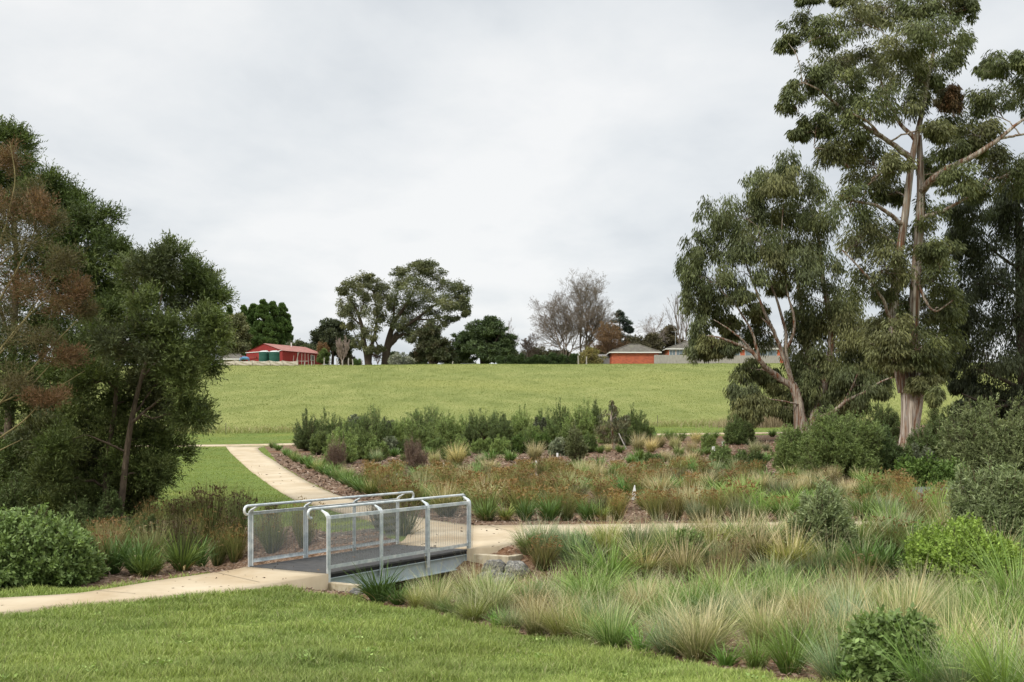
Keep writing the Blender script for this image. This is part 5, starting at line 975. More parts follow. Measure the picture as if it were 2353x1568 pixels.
shrub('lower end of the leafy shrub sloping down to the mulch at left', 128, 1340, 1222, 92, P_BROAD, 398, ll=.075, lw=.038, up=.6, shoots=2200, nl=12, lobes=9, shoot=.16)
shrub('dark bushy undergrowth plant at the feet of the wattle trunks', 205, 1262, 1150, 60, P_MELD, 399, ll=.08, lw=.022, up=.2, shoots=1500, nl=12)
shrub('dark low plant right of the wattle trunks above the strappy tussocks', 320, 1258, 1196, 48, P_MELD, 400, ll=.08, lw=.02, up=.2, shoots=1000, nl=12)
shrub('dark low bush in the shade at the far left behind the leafy shrub', 60, 1240, 1090, 70, P_MELD, 401, ll=.09, lw=.024, up=.2, shoots=1500, nl=12)
shrub('thin olive sapling before the shrub bank with mulch around it', 1323, 1064, 980, 23, [(.13, .14, .06), (.10, .12, .05)], 402, name='sapling', ll=.16, lw=.035, up=.1, spread=.5, shoots=330, nl=9, low=.25, cat='sapling', stems=4)
# young staked eucalypt
clump_tree('young_eucalypt', 'young staked eucalypt standing above the shrub bank', 'tree', at(1412, 1032).y, (*at(1412, 1032),), [[(1412, 1034, .10), (1408, 1005, .09), (1404, 970, .07), (1407, 920, .02)]], [], [(1407, 930, 9, 16), (1400, 952, 18, 18), (1418, 960, 16, 16), (1390, 978, 20, 18), (1415, 985, 22, 18), (1436, 972, 14, 14), (1440, 965, 10, 10), (1402, 1004, 24, 12), (1382, 995, 14, 16), (1425, 1005, 16, 10)], [(.10, .115, .062), (.13, .14, .075), (.13, .11, .05)], M_euc2, 403, puffs=8, lpp=26, ll=.2, lw=.045, droop=.9, depth=.8)

# ------------------------------------------------------------------ tussocks
def blade_arr(rg, n, r0, L, l0, l1, w, c0, c1, Sg=4, cm=None, jit=.16, r1=None, dz=0.0):
    """n curved blades from a disc of radius r0; L length range, l0/l1 lean at base and tip in degrees"""
    az = rg.uniform(0, 6.283, n); q = np.sqrt(rg.random(n))*r0; a2 = az+rg.normal(size=n)*.5
    R = np.stack([np.cos(az)*q, np.sin(az)*q, np.full(n, -.02)], -1); h = np.stack([np.cos(a2), np.sin(a2), 0*a2], -1); up = np.array([0, 0, 1.])
    ln = rg.uniform(*L, n)[:, None]; k = (q/r0)[:, None]*.6+.4
    A = np.radians(rg.uniform(*l0, n))[:, None]*k; B = np.radians(rg.uniform(*l1, n))[:, None]
    p1 = R+ln*.5*(up*np.cos(A)+h*np.sin(A)); p2 = p1+ln*.5*(up*np.cos(B)+h*np.sin(B))
    t = np.linspace(0, 1, Sg+1); side = np.stack([-h[:, 1], h[:, 0], 0*az], -1)*np.cos(.9*rg.normal(size=(n, 1)))+h*np.sin(.9*rg.normal(size=(n, 1))); side = unit(side)
    V = []; K = []; cj = (1+rg.normal(size=(n, 1))*jit); c0 = pick(c0, n, rg, .06); c1 = pick(c1, n, rg, .06); cmid = (c0+c1)/2 if cm is None else pick(cm, n, rg, .06)
    for i, tt in enumerate(t):
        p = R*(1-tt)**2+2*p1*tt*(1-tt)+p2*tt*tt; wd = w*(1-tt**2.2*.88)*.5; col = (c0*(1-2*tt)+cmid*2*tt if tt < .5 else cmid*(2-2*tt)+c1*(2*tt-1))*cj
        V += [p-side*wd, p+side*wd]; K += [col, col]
    m = len(t)*2; V = np.stack(V, 1).reshape(-1, 3); K = np.stack(K, 1).reshape(-1, 3); b = np.arange(n)[:, None]*m
    Q = np.concatenate([b+np.array([[2*i, 2*i+1, 2*i+3, 2*i+2]]) for i in range(Sg)])
    return V, Q, np.clip(K, .004, 1)
def heads(rg, n, z, r, sz, col):
    P = np.stack([rg.normal(size=n)*r, rg.normal(size=n)*r, rg.uniform(*z, n)], -1)
    m = n*5; P = np.repeat(P, 5, 0)+rg.normal(size=(m, 3))*sz*.5; return leaf_quads(P, unit(rg.normal(size=(m, 3))+[0, 0, .6]), np.full(m, sz*1.6), np.full(m, sz*.7), pick(col, m, rg), rg)
TAN = [(.50, .40, .26), (.42, .33, .21), (.58, .48, .34)]; BASE = [(.10, .075, .045), (.13, .12, .05)]
def tus_poa(rg, g0, g1, stalk, nst, w=1.0, n=440):
    P = [blade_arr(rg, n, .13, (.45, .85), (0, 34), (15, 95), .0055*w, g0, g1, jit=.28)]
    P.append(blade_arr(rg, int(n*.2), .14, (.4, .75), (15, 50), (50, 120), .005*w, [(.20, .15, .085)], TAN))
    if nst: P.append(blade_arr(rg, nst, .10, (.8, 1.15), (2, 30), (8, 62), .0048*w, g1, stalk, cm=stalk))
    return joinm(P)
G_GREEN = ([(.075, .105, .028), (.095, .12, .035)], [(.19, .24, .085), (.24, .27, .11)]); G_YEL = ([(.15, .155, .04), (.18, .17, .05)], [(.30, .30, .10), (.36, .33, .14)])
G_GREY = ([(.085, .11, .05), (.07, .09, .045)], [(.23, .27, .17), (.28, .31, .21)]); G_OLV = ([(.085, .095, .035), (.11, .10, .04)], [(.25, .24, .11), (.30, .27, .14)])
def tus_loman(rg, c0, c1, w=1.0, n=150, droop=(25, 110), dead=.12, L=(.5, .92)):
    P = [blade_arr(rg, n, .11, L, (2, 42), droop, .017*w, c0, c1, Sg=5)]
    if dead: P.append(blade_arr(rg, int(n*dead), .12, (.35, .7), (20, 60), (70, 140), .014*w, [(.22, .15, .08)], [(.42, .32, .2)], Sg=4))
    return joinm(P)
def tus_rush(rg, w=1.0, n=330, mid=None, tip=None, base=None, lean=(0, 42), L=(.45, 1.0), head=None):
    P = [blade_arr(rg, n, .12, L, (0, 34), lean, .006*w, base or [(.055, .062, .025), (.075, .065, .028)], tip or [(.30, .225, .125), (.24, .175, .09), (.36, .30, .18)], cm=mid or [(.165, .14, .065), (.13, .135, .055)], jit=.3, Sg=3)]
    P.append(blade_arr(rg, n//6, .13, (.4, .75), (10, 40), (20, 90), .006*w, [(.2, .13, .07)], [(.42, .31, .19)], Sg=3))
    V = heads(rg, head[0] if head else 14, (.5, .9), .17, .022*w, head[1] if head else [(.18, .115, .06), (.14, .095, .055)]); P.append(V); return joinm(P)
def tus_straw(rg, w=1.0, n=330): return joinm([blade_arr(rg, n, .24, (.4, .95), (0, 50), (10, 120), .006*w, [(.22, .13, .07), (.16, .10, .055)], TAN, cm=[(.34, .25, .15), (.42, .34, .23), (.26, .16, .09)], jit=.25)])
def tus_sedge(rg, w=1.0, n=260, c0=None, c1=None): return joinm([blade_arr(rg, n, .13, (.65, 1.25), (2, 36), (25, 115), .0095*w, c0 or [(.09, .14, .035)], c1 or [(.22, .30, .085), (.27, .32, .10)], Sg=5), blade_arr(rg, n//6, .13, (.5, .9), (15, 50), (60, 120), .008*w, [(.25, .18, .1)], TAN)])
KN = {  # kind: (builder, object name, words)
 'poa_green': (lambda r, w: tus_poa(r, *G_GREEN, TAN, 40, w), 'grass_tussock', 'fine green tussock'), 'poa_yel': (lambda r, w: tus_poa(r, *G_YEL, TAN, 70, w), 'grass_tussock', 'yellow green tussock'),
 'poa_tan': (lambda r, w: tus_poa(r, *G_OLV, TAN, 120, w), 'grass_tussock', 'tan stalked tussock'), 'poa_grey': (lambda r, w: tus_poa(r, *G_GREY, [(.42, .37, .28)], 50, w), 'grass_tussock', 'grey green tussock'),
 'lom_dark': (lambda r, w: tus_loman(r, [(.05, .08, .025)], [(.085, .135, .045), (.12, .16, .065)], w, dead=.06), 'strappy_tussock', 'dark strappy leaved tussock'),
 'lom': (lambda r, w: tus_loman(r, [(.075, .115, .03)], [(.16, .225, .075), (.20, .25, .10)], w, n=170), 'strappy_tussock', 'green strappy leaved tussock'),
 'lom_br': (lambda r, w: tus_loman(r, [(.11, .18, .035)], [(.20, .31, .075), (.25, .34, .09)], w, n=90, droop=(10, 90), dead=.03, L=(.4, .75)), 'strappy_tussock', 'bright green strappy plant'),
 'lom_dead': (lambda r, w: tus_loman(r, [(.08, .105, .03)], [(.19, .225, .08), (.26, .27, .11)], w, n=160, dead=.55), 'strappy_tussock', 'dead skirted strappy tussock'),
 'rust': (lambda r, w: tus_rush(r, w), 'rush_clump', 'rust brown rush clump'), 'rush_dark': (lambda r, w: tus_rush(r, w, n=200, mid=[(.075, .085, .035)], tip=[(.12, .10, .045), (.10, .075, .035)], base=[(.05, .065, .025)], head=(50, [(.06, .035, .022)]), lean=(0, 22), L=(.7, 1.15)), 'rush_clump', 'black headed rush clump'),
 'rush_olive': (lambda r, w: tus_rush(r, w, mid=[(.15, .145, .055), (.12, .14, .05)], tip=[(.30, .235, .11), (.26, .18, .08)], head=(30, [(.2, .11, .05)])), 'rush_clump', 'olive rush clump'),
 'straw': (tus_straw, 'dry_grass_clump', 'dry straw clump'), 'sedge': (tus_sedge, 'sedge_clump', 'arching green sedge clump'), 'sedge_yel': (lambda r, w: tus_sedge(r, w, c0=[(.13, .17, .04)], c1=[(.30, .36, .10), (.36, .38, .13)]), 'sedge_clump', 'yellow green sedge clump'),
 'pale': (lambda r, w: tus_poa(r, [(.17, .15, .07)], [(.38, .33, .2), (.44, .38, .25)], TAN, 160, w), 'grass_tussock', 'pale topped tussock')}
_mc = {}
def tus_mesh(kind, far, v):
    key = (kind, far, v)
    if key not in _mc:
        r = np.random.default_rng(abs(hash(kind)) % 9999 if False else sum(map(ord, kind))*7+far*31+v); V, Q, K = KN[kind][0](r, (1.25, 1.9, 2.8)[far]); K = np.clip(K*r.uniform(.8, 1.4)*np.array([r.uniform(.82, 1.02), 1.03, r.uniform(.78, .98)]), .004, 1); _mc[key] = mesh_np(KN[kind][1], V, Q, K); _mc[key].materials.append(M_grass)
    return _mc[key]
TUS = []
tg = np.random.default_rng(77)
def tussock(kind, p, h, w=None, zone='', label=None, lean=0.0):
    far = 0 if p.y < 17.5 else (1 if p.y < 29 else 2)
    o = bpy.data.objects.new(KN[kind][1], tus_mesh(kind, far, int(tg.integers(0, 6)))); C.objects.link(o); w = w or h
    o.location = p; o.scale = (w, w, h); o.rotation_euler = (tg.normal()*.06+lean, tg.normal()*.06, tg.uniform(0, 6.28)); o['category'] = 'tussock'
    if label: o['label'] = label
    TUS.append((o, kind, zone, p)); return o
def T(kind, x, y, h, w=None, zone='', label=None): return tussock(kind, at(x, y), h, w, zone, label)
# front row along the lawn, placed one by one
FR = [('lom_dark', 872, 1388, 1.0, .95), ('lom_dark', 915, 1393, .6, .7), ('poa_yel', 958, 1400, .72, .8), ('poa_tan', 1003, 1410, .85, .8), ('poa_green', 1040, 1420, .7, .75), ('poa_yel', 1088, 1432, .85, .85), ('lom_br', 1146, 1444, .62, .62), ('poa_grey', 1180, 1450, .68, .7), ('poa_tan', 1232, 1463, .9, .85), ('poa_yel', 1290, 1470, .75, .8), ('poa_green', 1345, 1478, .72, .75), ('poa_green', 1408, 1494, .88, .9), ('lom_br', 1474, 1501, .62, .66),
      ('poa_grey', 1540, 1512, .75, .8), ('poa_tan', 1603, 1522, .82, .8), ('lom_br', 1668, 1534, .48, .55), ('sedge_yel', 1736, 1540, .5, .5), ('sedge', 1815, 1552, .72, .62), ('poa_grey', 1925, 1575, .80, .8), ('lom_br', 1962, 1582, .45, .5), ('sedge', 2125, 1605, .78, .66), ('poa_grey', 2210, 1618, .85, .85), ('sedge_yel', 2310, 1630, .95, .8), ('poa_green', 2420, 1650, .9, .9)]
for i, (k, x, y, h, w) in enumerate(FR): T(k, x, y-4, h*(.62 if 940 < x < 1240 else .78), w*(.82 if 940 < x < 1240 else .92), 'front', '%s, %s from the bridge in the front row along the lawn edge' % (KN[k][2], ORD[i]))
def scatter(zone, poly, spacing, kinds, hr, seed, excl=(), jit=.15, wr=1.0, cap=300):
    rg = np.random.default_rng(seed); px = np.array([q[0] for q in poly]); py = np.array([q[1] for q in poly]); pts = []
    cor = np.array([at(q[0], q[1]) for q in poly]); lo, hi = cor.min(0), cor.max(0)
    tries = int((hi[0]-lo[0])*(hi[1]-lo[1])/spacing**2*14)
    for _ in range(min(tries, 30000)):
        X, Y = rg.uniform(lo[0], hi[0]), rg.uniform(lo[1], hi[1]); z = float(H(X, Y)); x, y = CX+X/Y*F, HY+(CZ-z)/Y*F
        if not inpoly(np.array([x]), np.array([y]), poly)[0]: continue
        if any((x-e[0])**2/e[2]**2+(y-e[1])**2/e[3]**2 < 1 for e in excl): continue
        if any((X-q[0])**2+(Y-q[1])**2 < spacing**2 for q in pts): continue
        if any((X-t[3].x)**2+(Y-t[3].y)**2 < (spacing*.75)**2 for t in TUS): continue
        pts.append((X, Y)); pw = kinds(x, y) if callable(kinds) else kinds; kk = list(pw); pr = np.array([pw[c] for c in kk], float)
        nz = wob(X, Y, .9, seed); j = int(np.clip(np.searchsorted(np.cumsum(pr/pr.sum()), np.clip(.5+.22*nz+rg.normal()*.22, .001, .999)), 0, len(kk)-1))
        tussock(kk[j], Vector((X, Y, z)), rg.uniform(*hr), rg.uniform(*hr)*wr, zone)
        if len(pts) >= cap: break
scatter('near', [(960, 1386), (1100, 1418), (1300, 1452), (1500, 1482), (1700, 1512), (1900, 1552), (2100, 1590), (2500, 1640), (2500, 1400), (1900, 1395), (1500, 1368), (1260, 1352), (1235, 1392), (1000, 1384)], .56, {'straw': .9, 'poa_tan': 1.3, 'poa_grey': 1.8, 'poa_green': 3.2, 'poa_yel': 1.2, 'sedge': 2.2, 'rush_olive': .7}, (.52, .80), 201, wr=1.3)
scatter('creek', [(1215, 1338), (1500, 1362), (1900, 1392), (2500, 1395), (2500, 1330), (1900, 1322), (1500, 1318), (1250, 1305), (1222, 1320)], .6, {'rust': 1.4, 'straw': 1.8, 'poa_tan': 1.4, 'poa_grey': 1.3, 'lom_dark': 1.6, 'rush_olive': 1.0, 'sedge': 1}, (.65, 1.05), 202, wr=1.25, excl=((2200, 1345, 125, 40),))
scatter('bank', [(1228, 1300), (1500, 1316), (1900, 1320), (2500, 1328), (2500, 1250), (1900, 1252), (1500, 1262), (1330, 1266), (1235, 1272), (1212, 1285)], .58, {'poa_tan': 1.2, 'poa_green': 2.6, 'poa_yel': 1, 'poa_grey': 1.6, 'lom': 1.4, 'rush_olive': 1}, (.7, 1.05), 203, excl=((1892, 1272, 50, 16), (1580, 1300, 22, 10), (2200, 1345, 125, 40), (2290, 1262, 70, 18)), wr=1.3)
for x, k, h in ((1215, 'poa_green', .95), (1252, 'poa_green', .8), (1300, 'poa_grey', .8), (1352, 'lom', .8), (1400, 'poa_green', .9), (1440, 'lom', .8), (1520, 'poa_grey', .8), (1560, 'lom', .75), (1615, 'poa_tan', .9), (1690, 'lom', .9), (1725, 'poa_tan', .9), (1770, 'lom', .8), (1840, 'poa_green', .9), (1960, 'sedge', .8), (2030, 'lom', 1.0), (2090, 'lom', .95), (2150, 'sedge', .8)): T(k, x, 1262 if x > 1280 else 1272, h*(.82 if x < 1500 else 1.0), h*1.0, 'bankedge')
def mixf(x, y): return {'rust': 1.5, 'rush_olive': 2.3, 'poa_tan': .4, 'poa_green': .6, 'lom': 1.2} if x < 1480 else {'rust': .9, 'rush_olive': 2.2, 'poa_tan': .8, 'lom': 1.4, 'poa_grey': .8, 'sedge': 1.0}
for i, (x, k, h) in enumerate(((1118, 'lom_dead', .92), (1162, 'lom_dead', .7), (1208, 'lom_dark', .85), (1262, 'lom', .95), (1302, 'rush_olive', .85), (1350, 'lom', .8), (1385, 'lom_dead', .7), (1420, 'rush_olive', .8), (1510, 'rush_olive', .95), (1552, 'rush_olive', .9), (1600, 'poa_grey', .8), (1648, 'rush_olive', .95), (1700, 'poa_grey', .9), (1745, 'sedge', .9), (1800, 'lom', .95), (1850, 'sedge', .85), (1990, 'lom', 1.0), (2040, 'poa_grey', .9))): T(k, x, 1197, h, h, 'pathrow')
scatter('mid', [(858, 1136), (905, 1165), (1000, 1187), (1090, 1194), (1640, 1190), (2080, 1186), (2060, 1130), (1900, 1122), (1700, 1116), (1500, 1112), (1300, 1108), (1100, 1106), (930, 1108), (850, 1118)], .9, mixf, (.55, 1.02), 204, wr=1.3, excl=((1463, 1172, 24, 24),))
scatter('midback', [(860, 1114), (930, 1106), (1300, 1106), (1700, 1114), (2000, 1116), (2000, 1100), (1760, 1100), (1700, 1092), (1450, 1082), (1250, 1086), (1000, 1088), (870, 1100)], 1.15, {'rust': 1.6, 'rush_olive': 1.5, 'lom': 1.4, 'poa_green': 1, 'poa_tan': .8}, (.55, .95), 205, wr=1.2)
MB_ = [('lom', 912, 1094, .95), ('lom', 870, 1092, .8), ('rush_olive', 850, 1096, .8), ('pale', 1000, 1070, .85), ('pale', 1052, 1070, 1.25), ('lom', 1040, 1058, .9), ('poa_grey', 1104, 1068, .75), ('lom', 1128, 1062, .95), ('lom', 1172, 1062, .95), ('pale', 1228, 1058, 1.15), ('lom', 1108, 1074, .5), ('lom', 1138, 1080, .55), ('lom', 1205, 1072, .5), ('poa_green', 1262, 1086, .95), ('lom', 1310, 1082, .7), ('lom', 1340, 1080, .7), ('lom', 1375, 1078, .85), ('pale', 1398, 1040, .6), ('lom', 1380, 1042, .7), ('lom', 1425, 1042, .75),
       ('pale', 1468, 1036, 1.2), ('pale', 1495, 1040, 1.0), ('lom', 1470, 1062, 1.0), ('pale', 1527, 1062, .7), ('pale', 1516, 1030, 1.0), ('pale', 1550, 1032, .95), ('poa_green', 1560, 1050, .9), ('pale', 1590, 1044, .9), ('lom', 1604, 1050, .8), ('pale', 1600, 1020, .9), ('lom', 1540, 1012, 1.1), ('lom', 1565, 1014, 1.0), ('lom', 1600, 1012, .9), ('lom', 1512, 1014, .9), ('lom', 1638, 1012, 1.0), ('poa_tan', 1590, 1066, .8), ('poa_green', 1580, 1078, .9), ('lom', 1625, 1046, .7), ('poa_tan', 1736, 1048, 1.0), ('lom', 1762, 1062, .7), ('lom', 1775, 1004, .8), ('poa_grey', 1806, 1008, .7), ('lom', 1500, 1100, .8), ('rush_olive', 1560, 1104, 1.0), ('lom', 1620, 1104, .95), ('poa_tan', 1690, 1106, .95), ('lom', 985, 1050, .8), ('lom', 905, 1050, .8), ('poa_grey', 865, 1062, .9), ('rush_olive', 1000, 1090, .7), ('poa_grey', 1645, 1092, .8), ('poa_tan', 1550, 1074, .8), ('lom', 1450, 1066, .7), ('poa_grey', 1760, 1036, .6), ('lom', 955, 1060, .8), ('lom', 930, 1062, .7)]
for k, x, y, h in MB_: T(k, x, y, h, h*1.05, 'slope')
ER = [(618, 1032), (632, 1038), (650, 1050), (662, 1056), (672, 1064), (690, 1070), (706, 1080), (700, 1068), (722, 1086), (738, 1094), (728, 1078), (755, 1102), (770, 1108), (760, 1090), (786, 1116), (800, 1122), (790, 1104), (815, 1130), (828, 1136), (835, 1122), (845, 1142)]
for i, (x, y) in enumerate(ER): T('lom' if i % 4 else 'poa_green', x+8, y-2, .75, .85, 'edge')
scatter('left', [(345, 1222), (560, 1222), (560, 1290), (480, 1306), (400, 1318), (330, 1326), (215, 1325), (215, 1270)], .68, {'rust': 1.5, 'rush_dark': 1.6, 'rush_olive': 2, 'lom_dark': 1.2, 'lom': .8}, (.7, .98), 206, excl=((300, 1330, 90, 10),))
for k, x, y, h in (('lom_dark', 258, 1318, 1.0), ('lom', 352, 1322, .6), ('lom', 420, 1312, .95), ('rush_dark', 450, 1240, 1.25), ('rush_dark', 486, 1240, 1.35), ('rush_dark', 545, 1240, 1.2), ('rush_dark', 405, 1235, 1.0), ('lom', 330, 1325, .6), ('rush_olive', 500, 1298, .9), ('rush_olive', 540, 1290, .9)): T(k, x, y, h, h*.9, 'leftrow')
scatter('behind', [(580, 1226), (700, 1235), (760, 1246), (700, 1268), (600, 1284)], .6, {'rush_olive': 2, 'poa_grey': 1, 'rush_dark': 1.5}, (.7, 1.0), 207)
T('rush_dark', 926, 1232, .85, 1.2, 'isle'); T('rush_olive', 900, 1228, .8, 1.0, 'isle'); T('rush_dark', 874, 1218, .7, .9, 'isle')
scatter('right', [(2010, 1196), (2060, 1168), (2110, 1168), (2353, 1170), (2420, 1250), (2010, 1230)], .95, {'rust': 2, 'rush_olive': 2, 'sedge': 1.5, 'lom': 1}, (.75, 1.05), 208)
for k, x, y, h in (('sedge', 2335, 1420, 1.15), ('straw', 1935, 1392, 1.0), ('straw', 1900, 1400, .9), ('lom', 1985, 1340, 1.15), ('lom_dark', 1800, 1385, 1.0), ('lom_dark', 1760, 1380, .9)): T(k, x, y, h, h, 'accent')
# labels: kind + row + place in the row
ZW = {'near': 'in the swale behind the front row', 'creek': 'in the damp bottom of the swale', 'bank': 'on the bank below the right path', 'bankedge': 'overhanging the near edge of the right path', 'pathrow': 'along the far edge of the right path', 'mid': 'in the rush bed beyond the right path', 'midback': 'at the back of the rush bed', 'slope': 'on the mulch slope before the shrubs', 'edge': 'in the row beside the far path', 'left': 'in the bed left of the bridge', 'leftrow': 'near the wattle at the left bed', 'behind': 'behind the far bridge railing', 'isle': 'beside the far bridge end', 'right': 'near the dark gravel at right', 'accent': 'at the right side of the swale', 'front': ''}
GW = {'front': 'front row of tussocks along the lawn', 'near': 'tussocks in the swale', 'creek': 'tussocks in the swale', 'bank': 'tussocks on the bank', 'bankedge': 'tussocks on the bank'}
from collections import defaultdict
dd = defaultdict(list)
for o, k, z, p in TUS:
    o['group'] = GW.get(z, 'tussocks '+ZW[z])
    if 'label' not in o: dd[(z, k)].append((float(proj(np.array(p))[0]), o))
for (z, k), l in dd.items():
    l.sort(key=lambda t: t[0])
    for i, (x, o) in enumerate(l): o['label'] = '%s %s from the left, %s' % (ORD[min(i, len(ORD)-1)], KN[k][2], ZW[z]) if len(l) > 1 else 'only %s %s' % (KN[k][2], ZW[z])
print('TUSSOCKS', len(TUS))

# ------------------------------------------------------------------ lawn, paddock grass and wood chips
def sample_ground(rg, n, y0, y1, p, r0=-.56, r1=.56):
    g = np.linspace(y0, y1, 4000); w = g*g**-p; c = np.cumsum(w); Y = np.interp(rg.random(n), c/c[-1], g); X = rg.uniform(r0, r1, n)*Y; return X, Y, H(X, Y)
def onpath(X, Y):
    m = np.zeros(X.shape, bool)
    for q in PATHS: m |= inpoly(X, Y, q)
    s = (X-N1.x)*AX.x+(Y-N1.y)*AX.y; w = (X-N1.x)*PX.x+(Y-N1.y)*PX.y
    return m | ((s > -.1) & (s < LB+.1) & (w > -.1) & (w < WB+.1))
def grass(name, X, Y, Z, L, w, c0, c1, rg, lean=.5, Sg=2, wind=.25, label=None):
    n = len(X); az = rg.uniform(0, 6.283, n)+.9*wob(X, Y, 2.2, 31); ln = lean*np.abs(rg.normal(size=n))*.8+.1; h = np.stack([np.cos(az)*ln+wind*.6, np.sin(az)*ln+wind*.2*wob(X, Y, 1.5, 33), np.ones(n)], -1); h = unit(h); L = L[:, None]
    R = np.stack([X, Y, Z-.004], -1); p1 = R+h*L*.55; d2 = unit(h+np.stack([np.cos(az), np.sin(az), -np.full(n, .2)], -1)*rg.uniform(.1, .9, n)[:, None]); p2 = p1+d2*L*.5
    a2 = rg.uniform(0, 6.283, n); side = np.stack([np.cos(a2), np.sin(a2), 0*a2], -1)*(w[:, None] if hasattr(w, '__len__') else w)*.5
    V = np.stack([R-side, R+side, p1-side*.75, p1+side*.75, p2-side*.12, p2+side*.12], 1).reshape(-1, 3)
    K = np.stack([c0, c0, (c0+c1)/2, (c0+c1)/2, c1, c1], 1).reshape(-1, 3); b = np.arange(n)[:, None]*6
    Q = np.concatenate([b+np.array([[0, 1, 3, 2]]), b+np.array([[2, 3, 5, 4]])]); me = mesh_np(name, V, Q, np.clip(K, .004, 1)); o = link(name, me, M_grass)
    tag(o, label, 'grass', kind='stuff'); return o
rg = np.random.default_rng(88)
X, Y, Z = sample_ground(rg, 520000, 7.2, 22, 1.9, -.56, .5)
jx, jy = .09*wob(X, Y, 7, 61), .09*wob(X, Y, 9, 62)
m = ~bed_mask(X+jx, Y+jy, Z) & ~onpath(X+jx*.5, Y+jy*.5); X, Y, Z = X[m], Y[m], Z[m]; n = len(X)
cl = wob(X, Y, 3.2, 41)+.7*wob(X, Y, 9, 42); tone = wob(X, Y, .8, 43)
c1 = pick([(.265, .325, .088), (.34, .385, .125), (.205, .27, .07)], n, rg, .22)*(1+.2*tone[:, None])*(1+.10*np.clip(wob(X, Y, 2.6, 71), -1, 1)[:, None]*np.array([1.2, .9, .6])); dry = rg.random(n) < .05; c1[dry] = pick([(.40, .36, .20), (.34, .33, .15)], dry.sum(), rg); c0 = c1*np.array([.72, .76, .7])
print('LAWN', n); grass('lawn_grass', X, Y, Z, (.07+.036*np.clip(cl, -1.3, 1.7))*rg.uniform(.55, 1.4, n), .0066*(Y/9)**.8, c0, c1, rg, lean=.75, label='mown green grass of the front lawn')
X, Y, Z = sample_ground(rg, 330000, 20, 104, 1.7, -.5, .5)
m = ~bed_mask(X, Y, Z) & ~onpath(X, Y); X, Y, Z = X[m], Y[m], Z[m]; n = len(X); print('LAWN2', n)
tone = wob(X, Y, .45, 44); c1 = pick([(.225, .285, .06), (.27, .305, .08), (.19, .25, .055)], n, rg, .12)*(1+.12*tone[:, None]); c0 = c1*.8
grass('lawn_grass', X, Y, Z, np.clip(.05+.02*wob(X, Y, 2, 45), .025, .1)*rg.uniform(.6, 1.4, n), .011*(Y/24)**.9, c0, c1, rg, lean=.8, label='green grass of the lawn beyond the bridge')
X, Y, Z = sample_ground(rg, 330000, 102.5, 222, 1.5, -.5, .5); n = len(X)
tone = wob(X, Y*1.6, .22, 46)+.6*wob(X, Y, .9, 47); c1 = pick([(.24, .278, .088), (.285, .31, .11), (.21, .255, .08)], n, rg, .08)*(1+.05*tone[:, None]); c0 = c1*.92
tf = (wob(X, Y, 1.1, 48)+.5*wob(X, Y, 3, 49) > .95); c1[tf] *= np.array([.93, .95, .92]); hgt = np.where(tf, .17, .085)
toe = (Y < 106.5); dry = toe & (rg.random(n) < .6); c1[dry] = pick([(.40, .32, .19), (.34, .26, .15)], dry.sum(), rg); hgt = np.where(toe, .55, hgt)
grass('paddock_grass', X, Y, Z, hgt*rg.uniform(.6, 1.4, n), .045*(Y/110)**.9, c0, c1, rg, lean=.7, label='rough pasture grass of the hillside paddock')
# tall dry grass at the foot of the paddock near the spreading eucalypt
X = rg.normal(size=2600)*2.2+gr(1770, 100).x; Y = 100+rg.normal(size=2600)*1.3; Z = H(X, Y); n = 2600
c1 = pick([(.42, .33, .22), (.36, .28, .19)], n, rg); grass('dry_grass', X, Y, Z, (2.1-np.abs(X-gr(1770, 100).x)*.28).clip(.5, 3)*rg.uniform(.6, 1.1, n), np.full(n, .035), c1*.7, c1, rg, lean=.12, wind=.05, label='tall pale dry grass behind the spreading eucalypt')
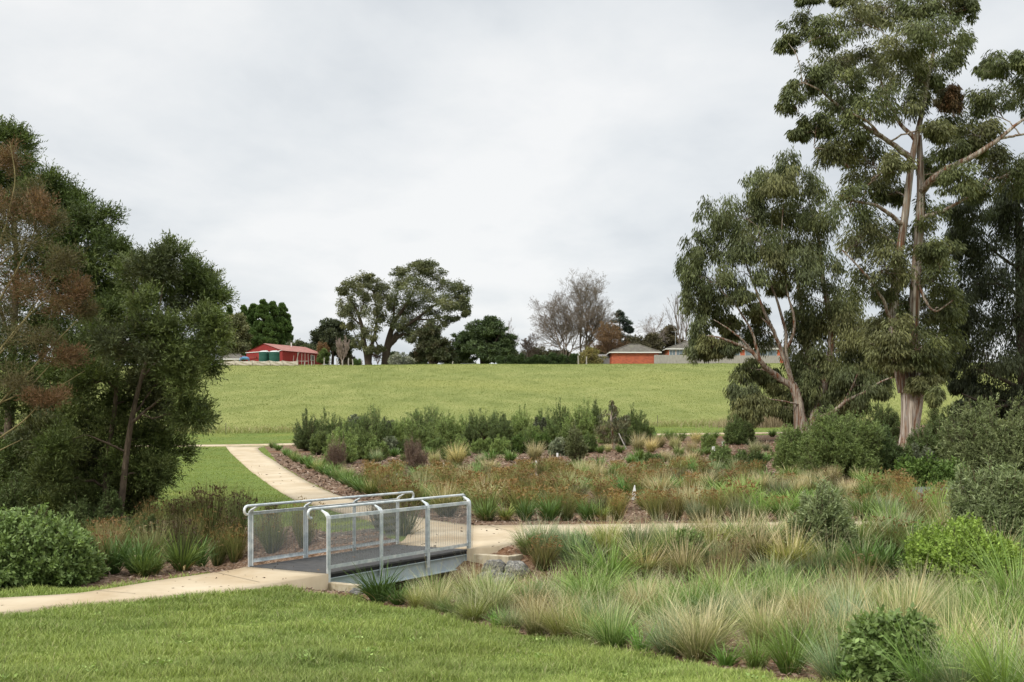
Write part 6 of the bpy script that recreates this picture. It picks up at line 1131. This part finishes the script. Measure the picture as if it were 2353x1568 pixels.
# wood chips
X, Y, Z = sample_ground(rg, 150000, 9, 75, 1.75, -.5, .52)
m = bed_mask(X, Y, Z) & ~onpath(X, Y); X, Y, Z = X[m], Y[m], Z[m]; n = len(X); print('CHIPS', n)
D = unit(np.stack([rg.normal(size=n), rg.normal(size=n), rg.normal(size=n)*.25+.05], -1)); s = np.clip(Y/18, .8, 3.2)
V, Q, K = leaf_quads(np.stack([X, Y, Z+.006], -1), D, .075*s*rg.uniform(.4, 1.3, n), .026*s*rg.uniform(.5, 1.3, n), pick([(.16, .10, .07), (.30, .225, .165), (.42, .345, .275), (.10, .065, .045), (.22, .13, .08)], n, rg, .25), rg)
tag(link('wood_chips', mesh_np('wood_chips', V, Q, K), M_twig), 'brown and grey wood chip mulch scattered over the beds', 'mulch', kind='stuff')

X, Y, Z = sample_ground(rg, 9000, 13, 60, 1.9, -.5, .3); m = onpath(X, Y); X, Y, Z = X[m], Y[m], H(X[m], Y[m], False); n = min(len(X), 170); X, Y, Z = X[:n], Y[:n], Z[:n]; s = np.clip(Y/18, .8, 2)
V, Q, K = leaf_quads(np.stack([X, Y, Z+.054], -1), unit(np.stack([rg.normal(size=n), rg.normal(size=n), rg.uniform(0, .15, n)], -1)), .05*s*rg.uniform(.4, 1.5, n), .018*s*rg.uniform(.5, 1.4, n), pick([(.10, .07, .045), (.16, .10, .06), (.06, .045, .03)], n, rg, .25), rg)
tag(link('leaf_litter', mesh_np('leaf_litter', V, Q, K), M_twig), 'small dark fallen leaves scattered on the concrete path', 'litter', kind='stuff')

# clover and broad leaved weeds in the lawn
P_, D_, L_, K_ = [], [], [], []
X, Y, Z = sample_ground(rg, 700, 8, 16, 1.6, -.5, .3); m = ~bed_mask(X, Y, Z) & ~onpath(X, Y); X, Y, Z = X[m][:36], Y[m][:36], Z[m][:36]
for x, y, z in zip(X, Y, Z):
    n = int(rg.integers(5, 26)); a = rg.uniform(0, 6.283, n); q = rg.uniform(0, .09, n); P_.append(np.stack([x+np.cos(a)*q, y+np.sin(a)*q, np.full(n, z+.045)+rg.uniform(0, .03, n)], -1))
    D_.append(unit(np.stack([np.cos(a), np.sin(a), rg.uniform(.1, .9, n)], -1))); L_.append(rg.uniform(.025, .05, n)); K_.append(pick([(.23, .33, .085), (.30, .38, .12), (.20, .28, .075)], n, rg))
L_ = np.concatenate(L_); V, Q, K = leaf_quads(np.concatenate(P_), np.concatenate(D_), L_, L_*.62, np.concatenate(K_), rg)
tag(link('clover', mesh_np('clover', V, Q, K), M_grass), 'clover and small broad leaved weeds scattered in the front lawn', 'weeds', kind='stuff')
